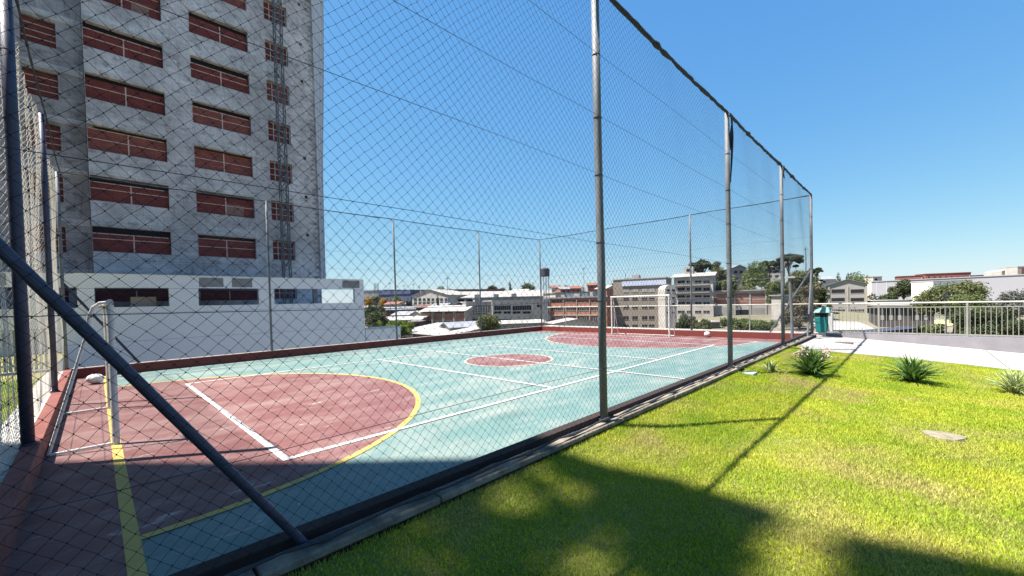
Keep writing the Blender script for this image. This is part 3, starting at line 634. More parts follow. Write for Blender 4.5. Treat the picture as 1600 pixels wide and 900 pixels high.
def plant(name, label, x, y, r, h, n, m, seed, fl=0, w=.04):
    z = float(lawn_z(x, y)); t = thing(name, label, 'plant', (x, y, z)); rs = random.Random(seed); mb = MB()
    for i in range(n):
        e = rs.uniform(.35, 1.45); L_ = math.hypot(r*math.cos(e)*1.15, h*math.sin(e))*rs.uniform(.85, 1.2)+.08
        strap_leaf(mb, (rs.uniform(-.06, .06), rs.uniform(-.06, .06), 0), rs.uniform(0, 6.283), L_, e+.25, w*rs.uniform(.7, 1.3), rs.uniform(.5, 1.5), rs.uniform(0, 6))
    mb.build('leaves', m, t, smooth=True)
    if fl:
        mb = MB()
        for i in range(fl):
            a = rs.uniform(0, 6.28); rr = rs.uniform(.1, .4); hh = h*rs.uniform(.85, 1.15); top = (math.cos(a)*rr, math.sin(a)*rr, hh)
            mb.tube([(0, 0, 0), (top[0]*.5, top[1]*.5, hh*.6), top], .005, 4)
            for k_ in range(9): q = (top[0]+rs.uniform(-.05, .05), top[1]+rs.uniform(-.05, .05), hh-rs.uniform(0, .14)); mb.lathe([(.004, -.02), (.017, 0), (.003, .022)], 5, q)
        mb.build('flower_stalks', dry, t)
    mb = MB()
    for k_ in range(26): a = rs.uniform(0, 6.28); rr = rs.uniform(0, .3); mb.lathe([(.03, -.01), (.022, .012), (.004, .02)], 5, (math.cos(a)*rr, math.sin(a)*rr, .004))
    mb.build('mulch', mat('dry_mulch', (.2, .14, .09), .9), t)
plant('flax_plant', 'large dark strap-leaved plant with dry flower stalks beside the court corner', 1.25, 11.5, .5, .58, 170, plant_g, 1, 12, .035)
plant('flax_plant', 'green strap-leaved clump in the middle of the lawn edge by the path', 2.84, 12.4, .55, .5, 160, plant_g, 2, 0, .035)
plant('pale_clump', 'pale yellowish leafy clump at the right end of the lawn', 4.22, 12.6, .42, .42, 130, plant_p, 3, 0, .022)
plant('pale_clump', 'small pale spiky plant left of the large dark flax plant', .56, 11.15, .2, .24, 40, plant_p, 4, 0, .03)
# ------------------------------------------------------------------ trees
bark = mat('bark', (.11, .08, .06), .9, var=.7, vscale=4)
def leafcloud(clumps, n, size, rs):
    """leaf quads spread through ellipsoid clumps; denser near the surface"""
    tot = sum(c[3]*c[4]*c[5] for c in clumps); Vs = []
    for (cx, cy, cz, rx, ry, rz) in clumps:
        k = max(20, int(n*(rx*ry*rz)/tot)); d = rs.normal(size=(k, 3)); d /= np.linalg.norm(d, axis=1)[:, None]
        rad = rs.uniform(.35, 1, k)**.45*(1+.22*np.sin(d[:, 0]*5+cx)*np.sin(d[:, 1]*6+cy)+.12*rs.normal(size=k))
        c = np.array([cx, cy, cz])+d*rad[:, None]*np.array([rx, ry, rz])
        a = rs.normal(size=(k, 3)); a /= np.linalg.norm(a, axis=1)[:, None]; b = np.cross(a, d+rs.normal(size=(k, 3))*.6); b /= np.linalg.norm(b, axis=1)[:, None]+1e-6
        s = size*rs.uniform(.6, 1.4, k)[:, None]
        Vs.append(np.stack([c-a*s, c+b*s*.55, c+a*s, c-b*s*.55], 1).reshape(-1, 3))
    V = np.concatenate(Vs); return V, np.arange(len(V)).reshape(-1, 4)
LM = {}
def leafmat(kind):
    cols = dict(dark=((.035, .05, .022), (.07, .085, .03)), mid=((.07, .10, .03), (.13, .16, .045)), bright=((.17, .23, .03), (.1, .15, .025)), olive=((.12, .13, .045), (.07, .085, .03)),
                brown=((.16, .13, .07), (.1, .1, .05)), orange=((.4, .2, .04), (.12, .12, .03)), grey=((.14, .14, .13), (.1, .11, .08)))
    if kind not in LM: a, b = cols[kind]; LM[kind] = mat('leaf_'+kind, a, .7, var=1, vscale=.9, col2=b, trans=.25)
    return LM[kind]
def tree(name, label, u, vtop, vbase, wpx, d, kind, seed, n=5000, crown=.7, group=None, leaf=.16, style='round'):
    """u = column of the trunk, vtop = column top, wpx = crown width, at view depth d; stands on the terrain"""
    p = at(u, vtop, d); gz = float(terrain_z(p[0], p[1])); h = max(2.0, p[2]-gz); w = wpx*d/FP; rs = np.random.RandomState(seed); rr = random.Random(seed)
    t = thing(name, label, 'tree', (p[0], p[1], gz), rr.uniform(0, 6), group); cl = []
    if style == 'round':
        ch = h*crown; cz = h-ch/2
        for i in range(15):
            a = rr.uniform(0, 6.28); e = rr.uniform(-.75, 1); q = w*.5*.62*math.sqrt(max(0, 1-e*e*.8))*rr.uniform(.55, 1.1); r = w*rr.uniform(.14, .26)
            cl.append((q*math.cos(a), q*math.sin(a), cz+e*ch*.36, r, r, min(r*.85, ch*.3)))
        cl.append((0, 0, cz, w*.28, w*.28, ch*.32))
    elif style == 'column':
        for i in range(8): z = h*(.12+.8*i/7); r = w*.5*(1-.75*(i/7)**1.6); cl.append((rr.uniform(-.1, .1)*w, rr.uniform(-.1, .1)*w, z, r, r, h*.1))
    elif style == 'umbrella':
        n = int(n*1.6)
        for i in range(24):
            a = 6.283*i/24*5+rr.uniform(-.3, .3); q = w*.5*rr.uniform(.0, 1)**.6*.92; r = w*rr.uniform(.07, .14); cl.append((q*math.cos(a), q*math.sin(a), h-w*.1-rr.uniform(0, .22)*w-.14*w*(q/w*2)**2, r, r, r*.6))
        for i in range(3): cl.append((rr.uniform(-.3, .3)*w, rr.uniform(-.3, .3)*w, h*rr.uniform(.66, .78), w*.09, w*.09, w*.045))
    elif style == 'bush':
        for i in range(14): a = rr.uniform(0, 6.28); q = w*.4*rr.random()**.5; r = w*rr.uniform(.1, .2); cl.append((q*math.cos(a), q*math.sin(a), h*rr.uniform(.25, .8), r, r, min(r, h*.3)))
    mb = MB(); tr = max(.08, h*(.013 if style == 'umbrella' else .02)); cz = h*(1-crown)+.2 if style != 'umbrella' else h-w*.3
    if style == 'column': cz = h*.5
    mb.tube([(0, 0, -.3), (.02*h*rr.uniform(-1, 1), 0, cz*.5), (0, .02*h*rr.uniform(-1, 1), cz), (0, 0, cz+(h-cz)*(.2 if style == 'umbrella' else .5))], [tr*1.3, tr, tr*.75, tr*.4], 7)
    mb.build('trunk', bark, t)
    mb = MB()
    for c in cl: mid = (c[0]*.45, c[1]*.45, cz+(c[2]-cz)*.35); mb.tube([(0, 0, min(cz*.9, c[2]*.8)), mid, (c[0], c[1], c[2]-c[5]*.3)], [tr*.5, tr*.3, tr*.12], 4)
    mb.build('limbs', bark, t)
    V, Fc = leafcloud(cl, n, leaf, rs); np_mesh('crown', V, Fc, leafmat(kind), t)
    return t
# ------------------------------------------------------------------ buildings of the town
class Fac:
    """a building placed by the two ends of its front: local x along the front, y into depth, z up"""
    def __init__(s, name, label, u0, d0, u1, d1, vtop, cat='building', group=None, zg=None):
        a = at(u0, vtop, d0); b = at(u1, vtop, d1); s.P = np.array([a[0], a[1]]); q = np.array([b[0], b[1]])-s.P; s.w = float(np.linalg.norm(q)); s.ux = q/s.w; s.n = np.array([-s.ux[1], s.ux[0]])
        s.zg = float(min(terrain_z(a[0], a[1]), terrain_z(b[0], b[1])))-.5 if zg is None else zg
        s.h = float(a[2])-s.zg; s.t = thing(name, label, cat, (a[0], a[1], s.zg), math.atan2(s.ux[1], s.ux[0]), group)
    def L(s, u, v):                     # pixel on the front plane -> local x, z
        r = ray(u, v); C2 = CAM[:2]; k = np.dot(s.P-C2, s.n)/np.dot(r[:2], s.n); p = CAM+r*k
        return float(np.dot(p[:2]-s.P, s.ux)), float(p[2]-s.zg)
    def box(s, name, m, x0, x1, y0, y1, z0, z1, **k): return MB().box(x0, x1, y0, y1, z0, z1).build(name, m, s.t, **k)
    def rect(s, name, m, u0, u1, v0, v1, proud=.04, deep=0.02, parent=None):
        x0, za = s.L(u0, v0); x1, zb_ = s.L(u1, v1); um = (u0+u1)/2; zt1 = s.L(um, v0)[1]; zb1 = s.L(um, v1)[1]
        return MB().box(x0, x1, -proud, -proud+.03+deep, zb1, zt1).build(name, m, parent or s.t)
    def window(s, u0, u1, v0, v1, m=None, mull=0, fm=None, name='window'):
        x0 = s.L(u0, v0)[0]; x1 = s.L(u1, v1)[0]; um = (u0+u1)/2; z1 = s.L(um, v0)[1]; z0 = s.L(um, v1)[1]
        g = MB().box(x0, x1, -.03, .02, z0, z1).build(name, m or glass, s.t)
        fr = MB(); f = .05
        fr.box(x0-f, x1+f, -.09, -.001, z0-.1, z0-.002)
        for q in range(1, mull+1): xx_ = x0+(x1-x0)*q/(mull+1); fr.box(xx_-.04, xx_+.04, -.06, -.032, z0, z1)
        fr.build('sill', fm or bwhite, g); return g
    def flat_roof(s, dep, m, ov=.3, th=.3): s.box('roof', m, -ov, s.w+ov, -ov, dep+ov, s.h+.002, s.h+th)
    def gable(s, dep, m, rise, axis='x', ov=.5, z=None, th=.15):
        z = s.h if z is None else z; mb = MB(); w = s.w
        if axis == 'x':      # ridge along x
            for sg, (ya, yb) in ((1, (-ov, dep/2)), (-1, (dep+ov, dep/2))):
                mb.add([(-ov, ya, z+.002), (w+ov, ya, z+.002), (w+ov, yb, z+rise), (-ov, yb, z+rise), (-ov, ya, z+th), (w+ov, ya, z+th), (w+ov, yb, z+rise+th), (-ov, yb, z+rise+th)], [(0,3,2,1),(4,5,6,7),(0,1,5,4),(1,2,6,5),(2,3,7,6),(3,0,4,7)])
            mb.add([(0, 0, z), (0, dep, z), (0, dep/2, z+rise), (w, 0, z), (w, dep, z), (w, dep/2, z+rise)], [(0, 1, 2), (3, 5, 4)])
        else:                # ridge along depth, gable to the front
            for (xa, xb) in ((-ov, w/2), (w+ov, w/2)):
                mb.add([(xa, -ov, z+.002), (xb, -ov, z+rise), (xb, dep+ov, z+rise), (xa, dep+ov, z+.002), (xa, -ov, z+th), (xb, -ov, z+rise+th), (xb, dep+ov, z+rise+th), (xa, dep+ov, z+th)], [(0,3,2,1),(4,5,6,7),(0,1,5,4),(1,2,6,5),(2,3,7,6),(3,0,4,7)])
            MB().add([(0, 0.0, z), (w, 0.0, z), (w/2, 0.0, z+rise), (0, dep, z), (w, dep, z), (w/2, dep, z+rise)], [(0, 1, 2), (3, 5, 4), (0, 2, 5, 3), (1, 4, 5, 2)]).build('gable', s.wm, s.t)
        return mb.build('roof', m, s.t)
    def body(s, dep, m): s.wm = m; s.dep = dep; return s.box('wall', m, 0, s.w, 0, dep, 0, s.h)
bwhite = mat('white_render', (.42, .39, .355), .85, var=.7, vscale=.35, col2=(.28, .255, .225))
bgrey = mat('grey_render', (.28, .265, .25), .9, var=.6, vscale=.4, col2=(.24, .23, .22)); bbrown = mat('brown_grey_render', (.22, .185, .15), .9, var=.7, vscale=.3, col2=(.17, .15, .13))
bbrick = brick_mat('town_red_brick', (.36, .12, .07), (.28, .09, .055), (.3, .2, .16), 1, .5, .2, .02); broof = mat('white_sheet_roof', (.34, .32, .30), .6, var=.9, vscale=.3, col2=(.19, .175, .16))
rgrey = mat('grey_sheet_roof', (.2, .21, .23), .7, var=.5, vscale=.3); tile = mat('clay_tile_roof', (.2, .09, .065), .9, var=.7, vscale=.8); beige = mat('beige_concrete', (.36, .32, .27), .9, var=.5, vscale=.5)
blueroof = mat('blue_grey_hall', (.07, .085, .15), .7, var=.3, vscale=.1); hall_l = mat('pale_metal_hall', (.30, .29, .31), .6, var=.3, vscale=.05, col2=(.26, .25, .27)); brick_far = mat('far_brick_red', (.27, .10, .085), .9, var=.7, vscale=.15, col2=(.17, .07, .06))
bdkbrick = mat('dark_brown_brick', (.13, .08, .07), .9, var=.6, vscale=.5)
# B1 industrial hall with glazed gable end
f = Fac('industrial_hall', 'white industrial hall with glazed colonnade end and long pale roof', 644, 215, 700, 205, 463); f.body(60, bwhite)
for i in range(8):
    u = 646+i*6.8
    f.window(u+1, u+5.6, 466, 470.5); f.window(u+1, u+5.6, 472, 476)
f.gable(60, broof, 3.2, 'y')
f = Fac('long_hall', 'long pale roofed factory hall with a dark ridge strip behind the brick block', 684, 208, 900, 245, 466); f.body(34, bgrey)
mb = MB(); mb.add([(-.5, -.5, f.h), (f.w, -.5, f.h), (f.w, 16, f.h+4.0), (-.5, 16, f.h+4.2), (-.5, 34, f.h), (f.w, 34, f.h)], [(0, 1, 2, 3), (3, 2, 5, 4), (0, 3, 4), (1, 5, 2)]); mb.build('roof', broof, f.t)
f.box('ridge_strip', bdkbrick, -5, f.w*.52, 14.5, 17.5, f.h+3.4, f.h+5.0)
for i in range(9): f.window(690+i*13, 699+i*13, 467.5, 471.5, dark)
f.rect('canopy', rgrey, 700, 790, 478, 480, 3, 3)
# B2 brick block
f = Fac('brick_block', 'two storey red brick block with four bays and a pale sheet roof', 658, 138, 727, 132, 487); f.body(12, beige)
for i in range(4):
    a = 661+i*17; f.rect('brick_panel', bbrick, a, a+14.4, 490.5, 499.5, .05); f.window(a, a+14.4, 487.6, 490, dark, 3); f.window(a, a+14.4, 501.5, 505.5, dark, 3)
for i in range(5): f.rect('column', beige, 657.6+i*17, 660+i*17, 487, 520, .25, .2)
mb = MB(); mb.add([(-.6, -.8, f.h), (f.w+.6, -.8, f.h), (f.w+.6, 6, f.h+1.9), (-.6, 6, f.h+1.9), (f.w+.6, 12.8, f.h), (-.6, 12.8, f.h)], [(0, 1, 2, 3), (3, 2, 4, 5), (0, 3, 5), (1, 4, 2)]); mb.build('roof', broof, f.t)
# B3 grey grid
f = Fac('grey_office', 'grey concrete block with a dense grid of small square windows', 728, 136, 768, 138, 473); f.body(12, bgrey)
g = f.rect('window_wall', glass, 730, 766, 478, 491.5, .04); x0, z1_ = f.L(730, 478); x1, z0_ = f.L(766, 491.5); mb = MB()
for q in range(10): xx_ = x0+(x1-x0)*q/9; mb.box(xx_-.14, xx_+.14, -.2, -.042, z0_, z1_)
for q in range(5): zz = z0_+(z1_-z0_)*q/4; mb.box(x0, x1, -.19, -.043, zz-.12, zz+.12)
mb.build('mullion_grid', beige, g); f.window(731, 748, 498, 503.5, dark, 6); f.window(751, 766, 498, 503.5, dark, 5); f.flat_roof(12, bgrey, .1)
# B4 white strip windows
f = Fac('white_office', 'white rendered office block with dark horizontal strip windows', 769, 137, 856, 143, 471); f.body(14, bwhite)
for a, b in ((772, 798), (801, 830)): f.window(a, b, 477.5, 484.5, dark, 7)
for a, b in ((772, 783), (787, 798), (801, 813), (817, 829)): f.window(a, b, 486.5, 490, dark, 1)
for a, b in ((772, 799), (802, 829)): f.window(a, b, 498.5, 502, dark, 5)
f.window(839, 847, 476, 480, dark, 1); f.window(840, 843, 498, 502, dark); f.window(844, 847, 498, 502, dark); f.rect('pier', bwhite, 831, 833, 471, 520, .5, .4); f.flat_roof(14, bwhite, .15, .35)
f = Fac('rooftop_block', 'low pale rooftop block with round vents behind the white office', 742, 160, 846, 165, 466); f.body(9, bgrey); f.flat_roof(9, broof, .3)
for u in (742, 772, 800): f.box('roof_vent', bgrey, f.L(u, 463)[0], f.L(u+8, 463)[0], 1, 3, f.h+.31, f.h+1.5)
# foreground roofs
def lowroof(name, label, u0, d0, u1, d1, vtop, dep, rise, wm, rm, axis='y'):
    f = Fac(name, label, u0, d0, u1, d1, vtop); f.body(dep, wm); f.gable(dep, rm, rise, axis, .6); return f
lowroof('warehouse', 'white roofed warehouse with dark brick gable in front of the red brick block', 622, 112, 702, 92, 519, 26, 1.9, bdkbrick, broof, 'x')
f = lowroof('open_shed', 'grey roofed open shed with dark interior beside the bush', 704, 100, 762, 104, 513, 9, 1.2, bwhite, rgrey, 'x'); f.rect('opening', dark, 707, 742, 514, 522, .05); f.window(746, 754, 515, 520, dark)
lowroof('pale_shed', 'narrow pale roofed shed behind the bush under the white office', 738, 122, 850, 124, 508, 6, .9, bgrey, broof, 'x')
lowroof('long_shed', 'long low white roofed shed above the lime green tree', 596, 135, 657, 132, 501, 9, 1.0, bdkbrick, broof, 'x')
f = Fac('brick_annex', 'small brown brick annex left of the red brick block', 640, 128, 657, 128, 503); f.body(6, bdkbrick); f.flat_roof(6, broof, .5, .25); f.window(643, 648, 506, 510, dark); f.window(650, 655, 506, 510, dark)
# car
cpos = on_z(642, 526, -6.6)
car = thing('parked_car', 'silver grey parked car just beyond the court wall', 'car', (cpos[0], cpos[1], float(terrain_z(cpos[0], cpos[1]))+.0), math.radians(38))
gz_ = terrain_z(cpos[0], cpos[1])
prof = [(-2.1, .35), (-2.12, .75), (-1.9, .92), (-1.3, 1.0), (-.75, 1.42), (.75, 1.45), (1.45, 1.02), (2.0, .9), (2.12, .6), (2.1, .35)]
def extrude(pr, y0, y1):
    n = len(pr); return MB().add([(a, y0, b) for a, b in pr]+[(a, y1, b) for a, b in pr], [tuple(range(n)), tuple(range(2*n-1, n-1, -1))]+[(i, i+n, (i+1) % n+n, (i+1) % n) for i in range(n)])
extrude(prof, -.85, .85).build('body', mat('silver_car_paint', (.3, .3, .31), .3, .5), car, bevel=.06)
for s in (-1, 1): extrude([(-1.15, 1.02), (-.7, 1.37), (.7, 1.39), (1.25, 1.03)], s*.853, s*.87).build('side_window', glass, car)
MB().add([(-1.27, -.7, 1.06), (-1.27, .7, 1.06), (-.83, .62, 1.4), (-.83, -.62, 1.4)], [(0, 1, 2, 3)]).build('windscreen', glass, car)
for sx in (-1.35, 1.35):
    for sy in (-.8, .8): w = MB().tube([(sx, sy-.1, .32), (sx, sy+.1, .32)], .32, 16).build('wheel', dark, car)
# B6 red brick factory
f = Fac('brick_factory', 'wide red brick factory with beige columns and window bands', 853, 145, 948, 133, 467); f.body(22, bbrick)
for u in (859, 880, 901, 921, 942): f.rect('column', beige, u, u+2, 468, 520, .3, .25)
for v in (478, 491.5): f.rect('beam', beige, 861, 942, v, v+1.6, .2, .15)
for a, b in ((862, 880), (883, 900), (903, 920), (924, 941)):
    f.window(a, b, 469.5, 472, dark, 2); f.window(a, b, 481, 485.5, dark, 5); f.window(a, b, 496, 502, glass, 4)
f.rect('end_wall', bgrey, 853.5, 858, 468, 520, .1); f.flat_roof(22, rgrey, .5, .5)
for q_, (a_, w2) in enumerate(((4, 1.4), (9, 2.2), (15, 1.1))): f.box('roof_vent', bgrey if q_ != 1 else broof, a_, a_+w2, 4, 6, f.h+.51, f.h+1.3+.3*q_)
f = Fac('shop_hall', 'long white hall with a pale signboard above the brick factory', 868, 185, 944, 190, 458); f.body(20, bwhite); f.flat_roof(20, broof, .4, .3)
sg = f.rect('signboard', mat('white_sign_face', (.7, .71, .74), .5), 884, 918, 458.5, 463.5, .4, .1)
sg2 = f.rect('blue_signboard', mat('blue_sign_face', (.25, .33, .55), .5), 921, 936, 458.5, 463, .4, .1)
x0, z0_ = f.L(888, 463); x1, z1_ = f.L(914, 460); mb = MB(); xx_ = x0
while xx_ < x1: w_ = rnd.uniform(.35, .7); (mb.box(xx_, xx_+w_, -.45, -.402, z0_+.5, z1_+.0) if rnd.random() > .15 else None); xx_ += w_+.18
mb.build('sign_lettering', mat('sign_lettering_grey', (.15, .15, .22), .6), sg)
lowroof('pyramid_roof_shed', 'low white pyramid roofed shed in front of the brick factory', 866, 108, 938, 110, 506.5, 8, 1.1, bwhite, broof, 'y')
# B7 brown concrete block
f = Fac('brown_block', 'tall brown grey concrete block with rows of small windows behind the far goal', 958, 139, 1041, 131, 438); f.body(13, bbrown)
f.rect('blue_parapet', mat('pale_blue_cladding', (.42, .46, .58), .7, var=.3, vscale=.5), 972, 1041, 438.5, 446, .35, .3)
for r_, (v0, v1) in enumerate(((451, 456.5), (465.5, 468.5), (479, 482), (494, 499.5), (507.5, 511))):
    for a in (974, 988, 1003, 1014, 1028): f.window(a, a+8.5, v0-(a-974)*.01, v1-(a-974)*.01, dark if r_ != 0 else bgrey, 1, bbrown)
f.flat_roof(13, broof, .2, .3)
x0 = f.L(985, 438)[0]; f.box('roof_tank', bgrey, x0, x0+2.2, 3, 6, f.h+.32, f.h+1.6); f.box('antenna', wire_m, x0-1.9, x0-1.8, 1, 1.1, f.h+.3, f.h+2.4)
# B8 small rounded gable chapel-like block
f = Fac('small_white_house', 'narrow white building with a rounded gable beside the white apartments', 1039, 126, 1057, 126, 455); f.body(8, bwhite)
mb = MB(); P = [(f.w/2-f.w/2*math.cos(math.pi*i/16), f.h+2.0*math.sin(math.pi*i/16)**.7) for i in range(17)]
n_ = 17; mb.add([(a, 0, b) for a, b in P]+[(a, 8, b) for a, b in P], [tuple(range(n_)), tuple(range(2*n_-1, n_-1, -1))]+[(i, i+n_, i+1+n_, i+1) for i in range(n_-1)]); mb.build('roof', bwhite, f.t)
for v in (452, 464, 473.5, 487): 
    for a in (1042, 1050): f.window(a, a+4.5, v, v+3.2, dark)
# B9 white apartments
f = Fac('apartment_block', 'white apartment block with balconies and a pale gable roof under the umbrella pine', 1053, 157, 1114, 150, 434); f.body(12, bwhite)
f.gable(12, broof, 1.6, 'x', .9)
for v in (438.5, 449.5, 461.5, 472, 485.5):
    for a, b in ((1059, 1070), (1073, 1080), (1086, 1096), (1099, 1109)): f.window(a, b, v, v+3.4+(1.2 if v < 450 else 0), dark, 1)
for v in (445, 456.5): f.rect('balcony', bgrey, 1055, 1109, v, v+1.5, 1.3, 1.2)
x0 = f.L(1066, 434)[0]; f.box('stair_tower', bwhite, x0, x0+3.2, 4.5, 8, f.h+.5, f.h+4.2); f.box('tower_window', dark, x0+.9, x0+2, 4.4, 4.49, f.h+2.4, f.h+3.4)
f2_ = Fac('flat_annex', 'low brown annex with a white flat roof below the white apartments', 1085, 125, 1125, 125, 505); f2_.body(8, bbrown); f2_.flat_roof(8, broof, .7, .35)
# B10 red and white building
f = Fac('striped_block', 'long building with red brick and white bands and a grey lower storey', 1113, 152, 1223, 143, 456.5); f.body(16, bwhite)
for a, b in ((1119, 1170), (1173, 1195)): f.rect('brick_band', bbrick, a, b, 458.5, 465.5, .06); f.rect('brick_band', bbrick, a, b, 468, 474.5, .06)
for a, b in ((1131, 1137), (1148, 1154), (1156, 1168), (1174, 1194), (1198, 1211)): f.window(a, b, 459.5, 461.8, dark, 2)
for a, b in ((1130, 1146), (1150, 1169), (1174, 1194), (1198, 1212)): f.window(a, b, 469, 471.3, dark, 3)
f.rect('service_bay', bgrey, 1174, 1197, 481.5, 497, .1); f.rect('dark_bay', dark, 1149, 1170, 484, 497, .1); f.rect('concrete_base', bgrey, 1114, 1147, 480, 505, .08)
for u in (1147, 1171, 1196): f.rect('column', bwhite, u, u+2.4, 458, 500, .25, .2)
f.flat_roof(16, broof, .6, .5)
x0 = f.L(1113, 460)[0]; MB().add([(x0-.4, -.3, f.h-1.2), (x0+2.4, -.3, f.h-3.4), (x0+2.4, -.3, f.h-3.9), (x0-.4, -.3, f.h-3.9)], [(0, 1, 2, 3)]).build('sloped_trim', tile, f.t)
f = Fac('white_kiosk', 'small pale kiosk on the slope behind the gate post', 1222, 118, 1240, 118, 462); f.body(5, bwhite); f.flat_roof(5, bgrey, .5, .3)
# hill houses
f = Fac('hill_house', 'dark hillside house with balconies between the hill trees', 1197, 190, 1222, 186, 418); f.body(10, bgrey); f.gable(10, broof, 2, 'x', 1)
for v in (422, 430): 
    for a in (1200, 1211): f.window(a, a+6, v, v+3.2, dark)
f = Fac('hill_house', 'grey gabled hillside house left of the bright hill tree', 1143, 190, 1166, 190, 420); f.body(9, bgrey); f.gable(9, rgrey, 1.6, 'y', .6); f.window(1147, 1152, 423, 427, dark); f.window(1156, 1161, 423, 427, dark); f.window(1148, 1153, 432, 436, dark)
f = Fac('hill_house', 'white hillside house low behind the hill trees', 1148, 178, 1160, 178, 431); f.body(8, bwhite); f.flat_roof(8, broof); f.window(1150, 1153, 434, 437, dark)
# B11 grey block
f = Fac('parking_block', 'grey rendered block with two wide dark openings on every floor', 1294, 146, 1355, 140, 446); f.body(14, bgrey); f.gable(14, rgrey, 1.9, 'y', .5)
for a, b in ((1299, 1320), (1329, 1350)): f.window(a, b, 452, 458, dark, 0); f.window(a, b, 465.5, 471, dark, 0); f.window(a, b, 483.5, 486.5, dark, 6); f.window(a, b, 499, 505, dark, 5)
for u in (1293.8, 1323, 1352): f.rect('column', beige, u, u+3, 447, 512, .25, .2)
# big pale hall on the right
f = Fac('metal_hall', 'very long pale lavender metal hall with a flat roof on the right', 1362, 235, 1680, 175, 440.5); f.body(50, hall_l); f.flat_roof(50, hall_l, .3, .4)
for i in range(7): f.rect('wall_rib', mat('rib_grey', (.44, .45, .5), .6), 1370+i*15, 1371+i*15, 441, 470, .12)
f = Fac('low_blue_shed', 'low blue grey sheds in front of the pale hall', 1362, 150, 1425, 150, 471); f.body(12, mat('pale_blue_wall', (.4, .44, .52), .8)); f.flat_roof(12, broof, .4)
f.window(1366, 1374, 474, 478, dark); f.window(1385, 1398, 474, 478, dark)
f = Fac('white_cube_building', 'plain bright white rectangular building left of the big olive tree', 1424, 128, 1458, 122, 441.5); f.body(12, mat('bright_white_render', (.62, .61, .59), .8)); f.flat_roof(12, bwhite, .1, .2)
f = Fac('long_canopy', 'long white roofed building with dark panelled wall seen through the railing', 1372, 112, 1460, 106, 479); f.body(14, mat('dark_grey_wall', (.08, .075, .075), .9, var=.6, vscale=.5)); f.flat_roof(14, broof, .8, .5)
for i in range(12):
    if i not in (5, 6): f.rect('wall_panel', dark if i % 2 else bgrey, 1376+i*6.8, 1381+i*6.8, 482, 500, .06)
f = Fac('flat_white_roof', 'low building with a wide white roof seen through the railing bars', 1288, 100, 1366, 96, 515); f.body(12, bgrey)
mb = MB(); mb.add([(-.5, -.5, f.h), (f.w+.5, -.5, f.h), (f.w+.5, 12.5, f.h+1.2), (-.5, 12.5, f.h+1.6)], [(0, 1, 2, 3)]); rf = mb.build('roof', broof, f.t); md = rf.modifiers.new('s', 'SOLIDIFY'); md.thickness = .15
f = Fac('awning', 'dark blue grey awning strips in front of the dry field', 1374, 88, 1446, 96, 519); f.body(4, mat('navy_cloth', (.03, .035, .06), .8)); f.flat_roof(4, MATS['navy_cloth'], .2, .15)
# far brick rows on the hill
for i, (a, b, v, lb_) in enumerate(((1402, 1442, 432.5, 'leftmost far brick row house on the right skyline'), (1446, 1517, 428.5, 'long far brick terrace on the skyline above the olive tree'), (1519, 1562, 431, 'far brick terrace with white base right of the long terrace'), (1562, 1620, 428, 'rightmost far brick row under the white skyline house'))):
    f = Fac('brick_terrace', lb_, a, 300-i*8, b, 292-i*8, v, group='far brick rows on the skyline'); f.body(12, brick_far); f.flat_roof(12, brick_far if i % 2 else bdkbrick, .3, .4)
    k_ = a+4
    while k_ < b-5: f.window(k_, k_+2.5, v+3.5, v+6, dark); k_ += 9
    f.rect('white_pipe', bwhite, b-3, b-2, v+1, v+12, .3)
f = Fac('white_skyline_house', 'white house with a curved grey roof on the right skyline', 1565, 262, 1595, 262, 424); f.body(10, bwhite)
mb = MB(); P = [(f.w*i/10, f.h+1.6*math.sin(math.pi*i/10)) for i in range(11)]; mb.add([(a, -.4, b) for a, b in P]+[(a, 10, b) for a, b in P], [(i, i+1, i+12, i+11) for i in range(10)]+[tuple(range(11))]); mb.build('roof', rgrey, f.t); f.window(1571, 1574, 426, 428, dark); f.window(1587, 1590, 426, 428, dark)
f = Fac('white_skyline_block', 'tall white block at the right edge of the skyline', 1590, 255, 1640, 255, 417); f.body(10, bwhite); f.flat_roof(10, bwhite, .1); f.rect('brick_side', brick_far, 1596, 1640, 418, 430, .1)
f = Fac('skyline_house', 'small pinkish house on the skyline above the pale sheds', 1364, 270, 1378, 270, 433); f.body(8, mat('pinkish_render', (.5, .42, .38), .9)); f.flat_roof(8, tile, .2); f.window(1367, 1371, 435, 438, dark)
f = Fac('skyline_house', 'pale house with a grey roof above the grey parking block', 1282, 210, 1306, 210, 437); f.body(8, bwhite); f.gable(8, rgrey, 1.6, 'x'); f.window(1286, 1290, 439, 442, dark)
# far blue hall with stepped roof
f = Fac('blue_stepped_hall', 'dark blue hall with a stepped sawtooth roofline on the far left horizon', 592, 350, 642, 335, 461); f.body(30, blueroof); mb = MB(); w5 = f.w/5
for i in range(5): a = i*w5; hh = 4.4-.25*i; mb.add([(a, -.5, f.h), (a+w5-.05, -.5, f.h), (a+w5-.05, -.5, f.h+hh), (a, -.5, f.h+hh*.62), (a, 30, f.h), (a+w5-.05, 30, f.h), (a+w5-.05, 30, f.h+hh), (a, 30, f.h+hh*.62)], [(0,1,2,3),(7,6,5,4),(3,2,6,7),(0,3,7,4),(1,5,6,2)])
mb.build('roof', blueroof, f.t)
f = Fac('pale_far_hall', 'pale grey far hall left of the dark blue stepped hall', 552, 352, 593, 350, 455); f.body(20, hall_l); f.flat_roof(20, hall_l, .3)
